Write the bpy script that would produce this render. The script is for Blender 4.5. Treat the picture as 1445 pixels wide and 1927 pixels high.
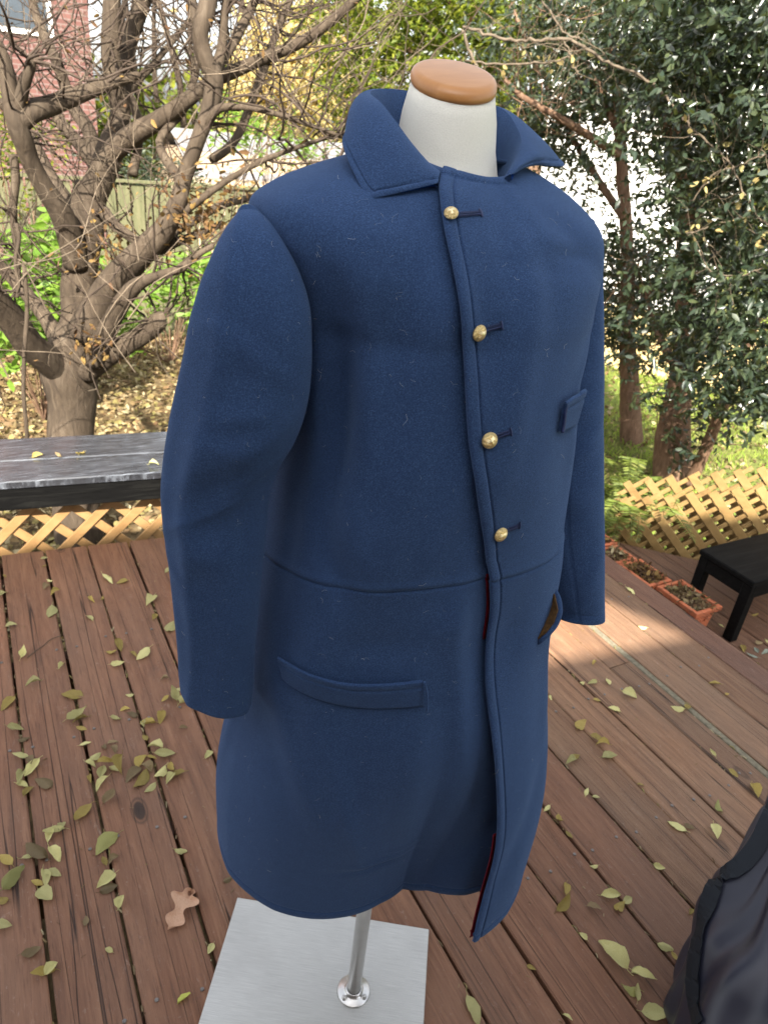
import bpy, bmesh, math, random
import numpy as np
from mathutils import Vector, Matrix, Euler
from mathutils.bvhtree import BVHTree
rnd = random.Random(7); nr = np.random.default_rng(7)
sc = bpy.context.scene
for o in list(bpy.data.objects): bpy.data.objects.remove(o)

# ------------------------------------------------------------------ camera
F, W, H = 1353.07, 1445, 1927
RM = np.array([[0.88075021, 0.14648378, -0.45035716],
               [-0.46399621, 0.45726756, -0.75869223],
               [0.09479762, 0.87718235, 0.47070642]])
EYE = np.array([0, 0, 1.5])
cam = bpy.data.cameras.new('camera'); co = bpy.data.objects.new('camera', cam)
sc.collection.objects.link(co); sc.camera = co
m4 = Matrix([list(RM[0]) + [0], list(RM[1]) + [0], list(RM[2]) + [1.5], [0, 0, 0, 1]])
co.matrix_world = m4
cam.sensor_fit = 'VERTICAL'; cam.sensor_height = 24; cam.lens = F / H * 24
cam.clip_start = .05; cam.clip_end = 500
cam.dof.use_dof = True; cam.dof.focus_distance = .82; cam.dof.aperture_fstop = 8

# ------------------------------------------------------------------ sky, sun, exposure
SUN_DIR = Vector((-.38, -.66, .62)).normalized()          # towards the sun
world = bpy.data.worlds.new('World'); sc.world = world; world.use_nodes = True
wn = world.node_tree; bg = wn.nodes['Background']
sky = wn.nodes.new('ShaderNodeTexSky'); sky.sky_type = 'NISHITA'; sky.sun_disc = False
sky.sun_elevation = math.asin(SUN_DIR.z); sky.sun_rotation = math.atan2(SUN_DIR.x, SUN_DIR.y)
sky.air_density = 1.0; sky.dust_density = 3.0; sky.ozone_density = 1.0
hz_ = wn.nodes.new('ShaderNodeHueSaturation'); hz_.inputs['Saturation'].default_value = .28     # thin winter haze
wn.links.new(sky.outputs[0], hz_.inputs['Color']); wn.links.new(hz_.outputs[0], bg.inputs[0]); bg.inputs[1].default_value = .125
sl = bpy.data.lights.new('sun', 'SUN'); sl.energy = 5.0; sl.angle = math.radians(.6); sl.color = (1, .93, .82)
so = bpy.data.objects.new('sun', sl); sc.collection.objects.link(so)
so.rotation_euler = SUN_DIR.to_track_quat('Z', 'Y').to_euler()
sc.view_settings.view_transform = 'Standard'; sc.view_settings.look = 'None'
sc.view_settings.gamma = 1; sc.view_settings.exposure = 1.98
sc.view_settings.use_curve_mapping = False
sc.cycles.max_bounces = 6; sc.cycles.transparent_max_bounces = 6

# ------------------------------------------------------------------ geometry helpers
def ray(x, y):
    v = RM @ np.array([x - W / 2, -(y - H / 2), -F]); return v / np.linalg.norm(v)
def ground(x, y, z=0.):
    r = ray(x, y); return EYE + r * ((z - 1.5) / r[2])
def atY(x, y, Y):
    r = ray(x, y); return EYE + r * (Y / r[1])
def at_plan(x, y, u, D):                                   # on the upright plane p.u = D
    r = ray(x, y); return EYE + r * (D / (r[0] * u[0] + r[1] * u[1]))
def at_depth(x, y, d):
    return EYE + RM @ np.array([(x - W / 2) * d / F, -(y - H / 2) * d / F, -d])
def proj(P):
    v = (np.asarray(P) - EYE) @ RM
    d = -v[..., 2]; return W / 2 + F * v[..., 0] / d, H / 2 - F * v[..., 1] / d, d
def link(o): sc.collection.objects.link(o); return o
def tag(o, label=None, cat=None, group=None, kind=None):
    for k, v in (('label', label), ('category', cat), ('group', group), ('kind', kind)):
        if v: o[k] = v
    return o
def empty(name, loc=(0, 0, 0), rz=0):
    o = bpy.data.objects.new(name, None); o.empty_display_size = .05
    o.location = loc; o.rotation_euler = (0, 0, rz); return link(o)
def mesh_obj(name, V, Fc, mat=None, parent=None, smooth=True):
    me = bpy.data.meshes.new(name)
    me.from_pydata([tuple(v) for v in V] if not isinstance(V, np.ndarray) else V.tolist(), [], [tuple(f) for f in Fc] if not isinstance(Fc, np.ndarray) else Fc.tolist())
    me.update()
    if smooth: me.polygons.foreach_set('use_smooth', [True] * len(me.polygons))
    if mat: me.materials.append(mat)
    o = bpy.data.objects.new(name, me); link(o)
    if parent: par(o, parent)
    return o
def par(o, p):
    o.parent = p; o.matrix_parent_inverse = world_of(p).inverted()
def world_of(p):
    m = p.matrix_basis.copy()
    if p.parent: m = world_of(p.parent) @ p.matrix_parent_inverse @ m
    return m
def box_bm(bm, c, s, rot=None, bev=0):
    r = bmesh.ops.create_cube(bm, size=1)
    vs = r['verts']
    for v in vs: v.co = Vector((v.co.x * s[0], v.co.y * s[1], v.co.z * s[2]))
    if bev:
        es = list({e for v in vs for e in v.link_edges})
        rb = bmesh.ops.bevel(bm, geom=es, offset=bev, segments=1, affect='EDGES')
        vs = list({v for v in rb['verts']} | {v for v in vs if v.is_valid})
    M = (rot or Matrix.Identity(3))
    for v in vs: v.co = M @ v.co + Vector(c)
def bm_obj(name, bm, mat, parent=None, smooth=False):
    me = bpy.data.meshes.new(name); bm.to_mesh(me); bm.free()
    if smooth: me.polygons.foreach_set('use_smooth', [True] * len(me.polygons))
    me.materials.append(mat); o = link(bpy.data.objects.new(name, me))
    if parent: par(o, parent)
    return o
def box(name, c, s, mat, parent=None, rot=None, bev=.002):
    bm = bmesh.new(); box_bm(bm, (0, 0, 0), s, None, bev)
    o = bm_obj(name, bm, mat, None)
    o.matrix_basis = Matrix.Translation(c) @ (rot.to_4x4() if rot else Matrix.Identity(4))
    if parent: par(o, parent)
    return o
def spline(P, n):
    """Catmull-Rom resample of rows P to n rows"""
    P = np.asarray(P, float); k = len(P); t = np.linspace(0, k - 1, n); i = np.clip(t.astype(int), 0, k - 2); u = (t - i)[:, None]
    g = lambda j: P[np.clip(j, 0, k - 1)]
    a, b, c, d = g(i - 1), g(i), g(i + 1), g(i + 2)
    return .5 * ((2 * b) + (-a + c) * u + (2 * a - 5 * b + 4 * c - d) * u ** 2 + (-a + 3 * b - 3 * c + d) * u ** 3)
def tube_data(P, rad, k=8, V0=0, wob=0.):
    P = np.asarray(P, float); n = len(P); rad = np.broadcast_to(np.asarray(rad, float), (n,))
    T = np.gradient(P, axis=0); T /= np.linalg.norm(T, axis=1)[:, None] + 1e-12
    up = np.array([.3, .8, .5]) if abs(T[0] @ np.array([.3, .8, .5])) < .9 else np.array([1., 0, 0])
    N = up - T * (T @ up)[:, None]; N /= np.linalg.norm(N, axis=1)[:, None] + 1e-12
    B = np.cross(T, N); a = np.linspace(0, 2 * np.pi, k, endpoint=False)
    rr = rad[:, None] * (1 + (wob * nr.normal(size=(n, k)) if wob else 0))
    V = P[:, None, :] + rr[..., None] * (np.cos(a)[None, :, None] * N[:, None, :] + np.sin(a)[None, :, None] * B[:, None, :])
    V = V.reshape(-1, 3); i = np.arange(n - 1)[:, None] * k; j = np.arange(k)[None, :]; j2 = (j + 1) % k
    Fq = np.stack([i + j, i + j2, i + k + j2, i + k + j], -1).reshape(-1, 4) + V0
    return V, Fq
def tube(name, P, rad, mat, parent=None, k=8, caps=True, wob=0.):
    V, Fq = tube_data(P, rad, k, 0, wob); n = len(V) // k
    faces = Fq.tolist()
    if caps: faces += [list(range(k))[::-1], [(n - 1) * k + j for j in range(k)]]
    return mesh_obj(name, V, faces, mat, parent)
def tubes(name, lst, mat, parent=None, k=3):
    Vs, Fs, c = [], [], 0
    for P, r in lst:
        V, Fq = tube_data(P, r, k, c); Vs.append(V); Fs.append(Fq); c += len(V)
    return fast_mesh(name, np.concatenate(Vs), np.concatenate(Fs), mat, parent)
def fast_mesh(name, V, Q, mat, parent=None, smooth=True):
    me = bpy.data.meshes.new(name); n = len(Q); q = Q.shape[1]
    me.vertices.add(len(V)); me.vertices.foreach_set('co', np.ascontiguousarray(V, dtype=np.float32).ravel())
    me.loops.add(n * q); me.loops.foreach_set('vertex_index', np.ascontiguousarray(Q, dtype=np.int32).ravel())
    me.polygons.add(n); me.polygons.foreach_set('loop_start', np.arange(0, n * q, q, dtype=np.int32))
    me.update(calc_edges=True); me.validate()
    if smooth: me.polygons.foreach_set('use_smooth', [True] * len(me.polygons))
    me.materials.append(mat); o = link(bpy.data.objects.new(name, me))
    if parent: par(o, parent)
    return o
def unit(a): return a / (np.linalg.norm(a, axis=-1, keepdims=True) + 1e-12)
def leaf_cloud(name, P, D, size, mat, parent=None, width=.42, curl=.25):
    """P base points, D directions, size lengths -> one mesh of folded leaves"""
    n = len(P); D = unit(D); U = unit(nr.normal(size=(n, 3))); S = unit(np.cross(D, U)); U = np.cross(S, D)
    w = (width * .5 * nr.uniform(.8, 1.2, n)) * size; L = size; cu = nr.uniform(-curl, curl, n) * L; fo = nr.uniform(.05, .35, n) * w
    def pt(a, s, h, c): return P + D * (a * L)[:, None] + S * (s * w)[:, None] + U * (h * fo + c * cu)[:, None]
    A = [pt(0, 0, 0, 0), pt(.3, 1, 1, .2), pt(.72, .75, 1, .6), pt(1, 0, 0, 1.1), pt(.72, -.75, 1, .6), pt(.3, -1, 1, .2)]
    V = np.stack(A, 1).reshape(-1, 3); b = np.arange(n)[:, None] * 6
    Q = np.concatenate([b + np.array([[0, 3, 2, 1]]), b + np.array([[0, 5, 4, 3]])], 0)
    return fast_mesh(name, V, Q, mat, parent, smooth=False)

# ------------------------------------------------------------------ materials
def mat(name, rough=.6, spec=.5):
    m = bpy.data.materials.new(name); m.use_nodes = True; nt = m.node_tree; b = nt.nodes['Principled BSDF']
    b.inputs['Roughness'].default_value = rough; b.inputs['Specular IOR Level'].default_value = spec
    return m, nt, b
def N(nt, t, **k):
    n = nt.nodes.new(t)
    for a, v in k.items():
        if a.startswith('_'): setattr(n, a[1:], v)
        else: n.inputs[a.replace('__', ' ')].default_value = v
    return n
def ramp(nt, src, stops, interp='LINEAR'):
    r = nt.nodes.new('ShaderNodeValToRGB'); e = r.color_ramp.elements; r.color_ramp.interpolation = interp
    while len(e) < len(stops): e.new(.5)
    for i, (p, c) in enumerate(stops): e[i].position = p; e[i].color = (*c, 1) if len(c) == 3 else c
    nt.links.new(src, r.inputs[0]); return r.outputs[0]
def mix(nt, a, b, fac, mode='MIX'):
    m = nt.nodes.new('ShaderNodeMix'); m.data_type = 'RGBA'; m.blend_type = mode
    for s, i in ((fac, 0), (a, 6), (b, 7)):
        if hasattr(s, 'links'): nt.links.new(s, m.inputs[i])
        else: m.inputs[i].default_value = s if i == 0 else (*s, 1)
    return m.outputs[2]
def bump(nt, b, h, strength=.4, dist=.002):
    n = N(nt, 'ShaderNodeBump', Strength=strength, Distance=dist); nt.links.new(h, n.inputs['Height']); nt.links.new(n.outputs[0], b.inputs['Normal']); return n
def coords(nt, scale=(1, 1, 1), kind='world', rand=0., rot=(0, 0, 0)):
    if kind == 'world': s = N(nt, 'ShaderNodeNewGeometry').outputs['Position']
    else: s = N(nt, 'ShaderNodeTexCoord').outputs['Object']
    if rand:
        oi = N(nt, 'ShaderNodeObjectInfo'); mm = N(nt, 'ShaderNodeVectorMath', _operation='MULTIPLY_ADD')
        cc = N(nt, 'ShaderNodeCombineXYZ')
        for i in range(3): nt.links.new(oi.outputs['Random'], cc.inputs[i])
        nt.links.new(cc.outputs[0], mm.inputs[0]); mm.inputs[1].default_value = (rand, rand * 1.7, rand * .6); nt.links.new(s, mm.inputs[2]); s = mm.outputs[0]
    mp = N(nt, 'ShaderNodeMapping'); mp.inputs['Scale'].default_value = scale; mp.inputs['Rotation'].default_value = rot
    nt.links.new(s, mp.inputs[0]); return mp.outputs[0]
def noise(nt, vec, scale=5, detail=4, rough=.55, dist=0.):
    n = N(nt, 'ShaderNodeTexNoise', Scale=scale, Detail=detail, Roughness=rough, Distortion=dist); nt.links.new(vec, n.inputs['Vector']); return n.outputs[0]
def L(nt, a, b): nt.links.new(a, b)

def wool():
    m, nt, b = mat('navy_wool', .92, .15)
    v = coords(nt, (1, 1, 1), 'object')
    fine = noise(nt, v, 760, 4, .65); mid = noise(nt, v, 60, 3, .6); hair = noise(nt, coords(nt, (1, 1, .35), 'object', rot=(.3, .2, .1)), 900, 2, .6, 2.)
    c = ramp(nt, fine, [(.30, (.013, .025, .060)), (.52, (.024, .052, .127)), (.80, (.062, .110, .222))])
    c = mix(nt, c, (.017, .037, .094), ramp(nt, mid, [(.35, (0, 0, 0)), (.7, (.35, .35, .35))]))
    L(nt, c, b.inputs['Base Color'])
    b.inputs['Sheen Weight'].default_value = .26; b.inputs['Sheen Roughness'].default_value = .45; b.inputs['Sheen Tint'].default_value = (.30, .48, .85, 1)
    a = N(nt, 'ShaderNodeMath', _operation='ADD'); L(nt, fine, a.inputs[0]); L(nt, hair, a.inputs[1]); bump(nt, b, a.outputs[0], .5, .0012)
    return m
def flat(name, col, rough=.6, spec=.5, var=.25, scale=30, metal=0, bmp=.2, kind='object', rand=3.):
    m, nt, b = mat(name, rough, spec); b.inputs['Metallic'].default_value = metal
    n = noise(nt, coords(nt, (1, 1, 1), kind, rand), scale, 5, .6)
    lo = tuple(c * (1 - var) for c in col); hi = tuple(min(1, c * (1 + var)) for c in col)
    L(nt, ramp(nt, n, [(.3, lo), (.7, hi)]), b.inputs['Base Color'])
    if bmp: bump(nt, b, n, bmp, .003)
    return m
def deck_wood(name='deck_stain', tint=(1, 1, 1), grey=0.):
    m, nt, b = mat(name, .62, .35)
    v = coords(nt, (14, 1.0, 14), 'world', 9.)
    g = noise(nt, v, 4, 7, .68, .6); big = noise(nt, coords(nt, (1, .5, 1), 'world', 5.), 3.2, 4, .6); fine = noise(nt, coords(nt, (60, 3, 60), 'world', 9.), 5, 4, .7)
    dk = noise(nt, coords(nt, (1.6, .8, 1), 'world', 4.), 8, 6, .75, .8); T = lambda c: tuple(x * t for x, t in zip(c, tint))
    c = ramp(nt, g, [(.25, T((.065, .034, .022))), (.42, T((.138, .069, .038))), (.60, T((.196, .104, .058))), (.85, T((.27, .17, .10)))])
    c = mix(nt, c, T((.150, .098, .066)), ramp(nt, big, [(.35, (0, 0, 0)), (.75, (.75, .75, .75))]))
    c = mix(nt, c, (.05, .024, .016), ramp(nt, fine, [(.30, (.6, .6, .6)), (.44, (0, 0, 0))]))
    sp = noise(nt, coords(nt, (1, 1, 1), 'world'), 140, 3, .7)
    c = mix(nt, c, (.30, .24, .20), ramp(nt, sp, [(.66, (0, 0, 0)), (.74, (.6, .6, .6))]))
    scuff = noise(nt, coords(nt, (3, 1, 1), 'world', 2., (0, 0, .5)), 22, 5, .75, 1.5)
    c = mix(nt, c, (.33, .25, .20), ramp(nt, scuff, [(.60, (0, 0, 0)), (.76, (.55, .55, .55))]))
    c = mix(nt, c, (.06, .045, .042), ramp(nt, dk, [(.62, (0, 0, 0)), (.78, (.55, .55, .55))]))
    # cracks (checks) along the grain
    vo = N(nt, 'ShaderNodeTexNoise', Scale=3., Detail=2., Roughness=.35, Distortion=.0); L(nt, coords(nt, (9, .10, 1), 'world', 13.), vo.inputs['Vector'])
    ck = ramp(nt, vo.outputs[0], [(.494, (0, 0, 0)), (.5, (1, 1, 1)), (.506, (0, 0, 0))])
    c = mix(nt, c, (.022, .012, .009), ck)
    # knots
    kv = N(nt, 'ShaderNodeTexVoronoi', _feature='F1', Scale=1.); L(nt, coords(nt, (4.2, 2.0, 1), 'world', 7.), kv.inputs['Vector'])
    kn = ramp(nt, kv.outputs['Distance'], [(.0, (1, 1, 1)), (.05, (.9, .9, .9)), (.062, (.15, .15, .15)), (.075, (.6, .6, .6)), (.09, (0, 0, 0))])
    gate = N(nt, 'ShaderNodeSeparateColor'); L(nt, kv.outputs['Color'], gate.inputs[0])
    gt = N(nt, 'ShaderNodeMath', _operation='GREATER_THAN'); L(nt, gate.outputs[0], gt.inputs[0]); gt.inputs[1].default_value = .6
    mu = N(nt, 'ShaderNodeMath', _operation='MULTIPLY'); L(nt, kn, mu.inputs[0]); L(nt, gt.outputs[0], mu.inputs[1])
    c = mix(nt, c, (.032, .020, .015), mu.outputs[0])
    if grey: c = mix(nt, c, (.22, .19, .16), grey)
    oi = N(nt, 'ShaderNodeObjectInfo'); hs = N(nt, 'ShaderNodeHueSaturation')
    mr = N(nt, 'ShaderNodeMapRange'); L(nt, oi.outputs['Random'], mr.inputs[0]); mr.inputs[3].default_value = .82; mr.inputs[4].default_value = 1.2
    L(nt, mr.outputs[0], hs.inputs['Value']); L(nt, c, hs.inputs['Color']); L(nt, hs.outputs[0], b.inputs['Base Color'])
    s1 = N(nt, 'ShaderNodeMath', _operation='SUBTRACT'); L(nt, g, s1.inputs[0]); L(nt, ck, s1.inputs[1])
    s2 = N(nt, 'ShaderNodeMath', _operation='ADD'); L(nt, s1.outputs[0], s2.inputs[0]); L(nt, fine, s2.inputs[1]); bump(nt, b, s2.outputs[0], .85, .0026)
    return m
def wood(name, cols, scale=(1, 1, 1), rough=.6, bmp=.3, kind='object', rand=6., ns=6, sp=.4):
    m, nt, b = mat(name, rough, sp)
    g = noise(nt, coords(nt, scale, kind, rand), ns, 6, .65, .8)
    L(nt, ramp(nt, g, [(.3 + .4 * i / (len(cols) - 1), c) for i, c in enumerate(cols)]), b.inputs['Base Color']); bump(nt, b, g, bmp, .002); return m
def leafmat(name, cols, trans=.45, rough=.45, spec=.4, tr=None):
    m, nt, b = mat(name, rough, spec)
    g = N(nt, 'ShaderNodeNewGeometry'); c = ramp(nt, g.outputs['Random Per Island'], [(i / max(1, len(cols) - 1), q) for i, q in enumerate(cols)])
    n = noise(nt, coords(nt), 60, 3); c = mix(nt, c, (.05, .04, .01), ramp(nt, n, [(.5, (0, 0, 0)), (.9, (.4, .4, .4))]))
    L(nt, c, b.inputs['Base Color']); t = N(nt, 'ShaderNodeBsdfTranslucent')
    if tr: hs = mix(nt, c, tr, .5); L(nt, hs, t.inputs[0])
    else: L(nt, c, t.inputs[0])
    mx = N(nt, 'ShaderNodeMixShader', Fac=trans); L(nt, b.outputs[0], mx.inputs[1]); L(nt, t.outputs[0], mx.inputs[2])
    L(nt, mx.outputs[0], nt.nodes['Material Output'].inputs[0]); return m
def fallen(name, a, bcol, trans=.25):
    m, nt, b = mat(name, .6, .3)
    n = noise(nt, coords(nt, (1, 1, 1), 'object', 4.), 45, 4, .65); c = ramp(nt, n, [(.3, a), (.6, bcol), (.8, tuple(x * .45 for x in a))])
    oi = N(nt, 'ShaderNodeObjectInfo'); hs = N(nt, 'ShaderNodeHueSaturation'); mr = N(nt, 'ShaderNodeMapRange'); L(nt, oi.outputs['Random'], mr.inputs[0])
    mr.inputs[3].default_value = .65; mr.inputs[4].default_value = 1.25; L(nt, mr.outputs[0], hs.inputs['Value']); L(nt, c, hs.inputs['Color'])
    L(nt, hs.outputs[0], b.inputs['Base Color']); t = N(nt, 'ShaderNodeBsdfTranslucent'); L(nt, hs.outputs[0], t.inputs[0])
    mx = N(nt, 'ShaderNodeMixShader', Fac=trans); L(nt, b.outputs[0], mx.inputs[1]); L(nt, t.outputs[0], mx.inputs[2]); L(nt, mx.outputs[0], nt.nodes['Material Output'].inputs[0])
    bump(nt, b, n, .3, .002); return m
def bark(name, a, bcol, hi, sc_=(1, 1, .25)):
    m, nt, b = mat(name, .85, .2)
    g = noise(nt, coords(nt, sc_), 26, 6, .68, 1.); big = noise(nt, coords(nt), 5, 4)
    c = ramp(nt, g, [(.3, a), (.52, bcol), (.75, hi)]); c = mix(nt, c, tuple(x * .55 for x in bcol), ramp(nt, big, [(.4, (0, 0, 0)), (.7, (.8, .8, .8))]))
    L(nt, c, b.inputs['Base Color']); bump(nt, b, g, .8, .012); return m
def bench_mat():
    m, nt, b = mat('wet_black_painted_sheen', .25, .6)
    n = noise(nt, coords(nt, (1.2, 5, 1), 'world', 2.), 4, 5, .6, .4); g = noise(nt, coords(nt, (2, 40, 2), 'world', 2.), 6, 4, .7)
    L(nt, ramp(nt, g, [(.3, (.008, .009, .011)), (.52, (.028, .031, .037)), (.74, (.15, .165, .19))]), b.inputs['Base Color'])  # pale bluish streaks put the sky's reflection into the base colour
    mr = N(nt, 'ShaderNodeMapRange'); L(nt, n, mr.inputs[0]); mr.inputs[1].default_value = .35; mr.inputs[2].default_value = .65; mr.inputs[3].default_value = .12; mr.inputs[4].default_value = .42
    L(nt, mr.outputs[0], b.inputs['Roughness']); b.inputs['Coat Weight'].default_value = 1.; b.inputs['Coat Roughness'].default_value = .15; bump(nt, b, g, .25, .001); return m
MAT = dict(
    wool=wool(), deck=deck_wood('deck_stain', (1.14, 1.02, 1.0)), tan=deck_wood('sunlit_deck_stain', (1.22, 1.24, 1.22)), step=deck_wood('step_stain', (.72, .66, .72)), lower=deck_wood('lower_stain', (.85, .82, .85)),  # tan: lighter copy of the deck stain, brighter light painted into the right-hand boards
    greystrip=flat('weathered_strip', (.17, .15, .105), .8, .2, .3, 80), lining=flat('red_lining', (.12, .004, .012), .9, .2, .2, 300),
    undercollar=flat('blue_undercollar', (.012, .055, .24), .95, .1, .3, 500), pocketlining=flat('gold_quilted_lining', (.060, .030, .007), .8, .3, .6, 220),
    thread=flat('navy_thread', (.008, .018, .075), .6, .5, .2, 200), linen=flat('linen', (.60, .59, .53), .9, .1, .05, 700, bmp=.25),
    cap=wood('cap_wood', [(.33, .145, .045), (.39, .18, .06), (.43, .21, .075)], (2, 7, 2), .35, .03), lint=flat('lint', (.45, .45, .42), .9, .1, .2, 50),
    black=wood('black_paint', [(.002, .002, .002), (.004, .004, .004), (.010, .010, .009)], (1, 12, 12), .6, .2, sp=.08), benchtop=bench_mat(), dark=flat('black_bolt', (.01, .01, .01)),
    screw=flat('screw_steel', (.20, .185, .17), .5, .4, .3, 300, .5), steel=flat('pole_steel', (.60, .59, .57), .33, .5, .04, 60, 1., 0),
    pine=wood('pine', [(.17, .095, .035), (.25, .145, .058), (.29, .18, .078)], (1, 1, 8), .6, .2), pine_pt=wood('treated_pine', [(.14, .082, .028), (.215, .135, .048), (.265, .175, .07)], (1, 1, 8), .6, .2),
    fence=wood('fence_wood', [(.055, .060, .026), (.095, .095, .045), (.13, .12, .065)], (6, 6, .6), .85, .4), terracotta=flat('terracotta', (.42, .125, .055), .6, .4, .12, 40),
    soil=flat('soil', (.035, .025, .018), .95, .1, .5, 60, bmp=1.), nylon=flat('navy_nylon', (.020, .021, .034), .38, .5, .12, 12, bmp=.02), webbing=flat('black_webbing', (.006, .009, .014), .7, .3, .3, 500),
    bark=bark('crape_bark', (.034, .025, .018), (.068, .050, .034), (.120, .094, .068)), bark2=bark('evergreen_bark', (.07, .038, .022), (.16, .095, .06), (.27, .18, .12)),
    twig=flat('twig', (.045, .032, .023), .8, .2, .4, 20, bmp=0, kind='world'), pale=flat('pale_bark', (.10, .078, .055), .85, .2, .4, 25, kind='world'), twig2=flat('grey_twig', (.13, .10, .07), .8, .2, .4, 20, bmp=0, kind='world'),
    evergreen=leafmat('evergreen_leaf', [(.014, .024, .014), (.030, .044, .024), (.020, .034, .021), (.055, .070, .030)], .18, .30, .55, (.18, .22, .02)),
    midgreen=leafmat('yellow_green_leaf', [(.06, .10, .01), (.13, .17, .015), (.22, .24, .02), (.08, .12, .02)], .5, .5, .3),
    brightgreen=leafmat('bright_leaf', [(.10, .20, .02), (.20, .32, .04), (.15, .26, .05)], .5, .5, .3), yellowleaf=leafmat('yellow_tree_leaf', [(.60, .50, .22), (.58, .44, .18), (.50, .46, .20)], .5, .6, .2),
    litter=leafmat('litter_leaf', [(.07, .04, .018), (.24, .17, .08), (.40, .34, .20), (.13, .08, .04), (.28, .24, .09), (.09, .06, .03), (.17, .10, .05)], .15, .7, .2),
    dried=leafmat('dry_leaf', [(.16, .10, .03), (.10, .05, .025), (.25, .16, .05)], .2, .7, .2), grass=leafmat('grass_blade', [(.12, .20, .03), (.24, .32, .05), (.30, .34, .08)], .4, .6, .2),
    fern=leafmat('fern_leaf', [(.12, .17, .03), (.22, .26, .05), (.10, .14, .04), (.30, .28, .08)], .45, .5, .3), litterfar=leafmat('far_litter', [(.10, .055, .03), (.25, .16, .08), (.36, .26, .14)], .1, .7, .2),
    siding=flat('white_siding', (.80, .79, .76), .6, .3, .04, 3), roof=flat('grey_roof', (.17, .165, .165), .8, .2, .2, 6), trim=flat('tan_trim', (.40, .30, .20), .7),
    planks=wood('retaining_plank', [(.36, .27, .12), (.50, .38, .18), (.55, .44, .22)], (.5, .5, 6), .8, .3), window=flat('window_glass', (.03, .04, .05), .1, .6, .2, 2, bmp=0))
# ------------------------------------------------------------------ more materials
def ground_mat():
    m, nt, b = mat('leafy_soil', .95, .1)
    n = noise(nt, coords(nt), 9, 8, .7); big = noise(nt, coords(nt), .8, 3)
    c = ramp(nt, n, [(.3, (.035, .025, .015)), (.5, (.12, .085, .045)), (.7, (.26, .20, .10))])
    g = ramp(nt, noise(nt, coords(nt), 25, 5, .7), [(.3, (.05, .08, .02)), (.7, (.20, .26, .05))])
    sx = N(nt, 'ShaderNodeSeparateXYZ'); L(nt, N(nt, 'ShaderNodeNewGeometry').outputs['Position'], sx.inputs[0])
    mr = N(nt, 'ShaderNodeMapRange'); L(nt, sx.outputs[0], mr.inputs[0]); mr.inputs[1].default_value = 3.5; mr.inputs[2].default_value = 6.5
    mu = N(nt, 'ShaderNodeMath', _operation='MULTIPLY'); L(nt, mr.outputs[0], mu.inputs[0]); L(nt, ramp(nt, big, [(.3, (.2, .2, .2)), (.6, (1, 1, 1))]), mu.inputs[1])
    L(nt, mix(nt, c, g, mu.outputs[0]), b.inputs['Base Color']); bump(nt, b, n, 1., .03); return m
def brick_mat():
    m, nt, b = mat('red_brick', .85, .2)
    br = N(nt, 'ShaderNodeTexBrick', Scale=1.); v = coords(nt, (1, 1, 1), 'object', rot=(math.pi / 2, 0, 0)); L(nt, v, br.inputs['Vector'])
    for k, c in (('Color1', (.125, .060, .050)), ('Color2', (.09, .042, .036)), ('Mortar', (.14, .10, .09))): br.inputs[k].default_value = (*c, 1)
    br.inputs['Brick Width'].default_value = .22; br.inputs['Row Height'].default_value = .075; br.inputs['Mortar Size'].default_value = .009
    L(nt, br.outputs[0], b.inputs['Base Color']); bump(nt, b, br.outputs[1], -.6, .01); return m
def plate_mat():
    m, nt, b = mat('brushed_aluminium', .38, .5); b.inputs['Metallic'].default_value = .55
    n = noise(nt, coords(nt, (3, 160, 1), 'object'), 6, 5, .75); n2 = noise(nt, coords(nt, (1, 1, 1), 'object'), 5, 4)
    c = ramp(nt, n, [(.3, (.44, .435, .41)), (.7, (.66, .655, .62))]); c = mix(nt, c, (.34, .33, .31), ramp(nt, n2, [(.5, (0, 0, 0)), (.8, (.5, .5, .5))])); L(nt, c, b.inputs['Base Color'])
    mr = N(nt, 'ShaderNodeMapRange'); L(nt, n, mr.inputs[0]); mr.inputs[3].default_value = .30; mr.inputs[4].default_value = .55; L(nt, mr.outputs[0], b.inputs['Roughness'])
    bump(nt, b, n, .25, .0008); return m
MAT['ground'] = ground_mat(); MAT['brick'] = brick_mat(); MAT['plate'] = plate_mat()
MAT['brass'] = flat('gilt_brass', (.74, .57, .27), .40, .5, .35, 420, 1., bmp=1.)
MAT['brass2'] = flat('raised_gilt', (.95, .80, .50), .30, .5, .1, 700, 1., bmp=0)

# ------------------------------------------------------------------ ground
gx, gy = np.meshgrid(np.linspace(-60, 90, 90), np.linspace(-40, 120, 90)); GZ = -1.0
V = np.stack([gx, gy, np.full_like(gx, GZ) + .04 * np.sin(gx * .7) * np.cos(gy * .5)], -1).reshape(-1, 3)
i = np.arange(89)[:, None] * 90 + np.arange(89)[None]; Q = np.stack([i, i + 1, i + 91, i + 90], -1).reshape(-1, 4)
tag(fast_mesh('ground', V, Q, MAT['ground']), kind='structure')

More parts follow.
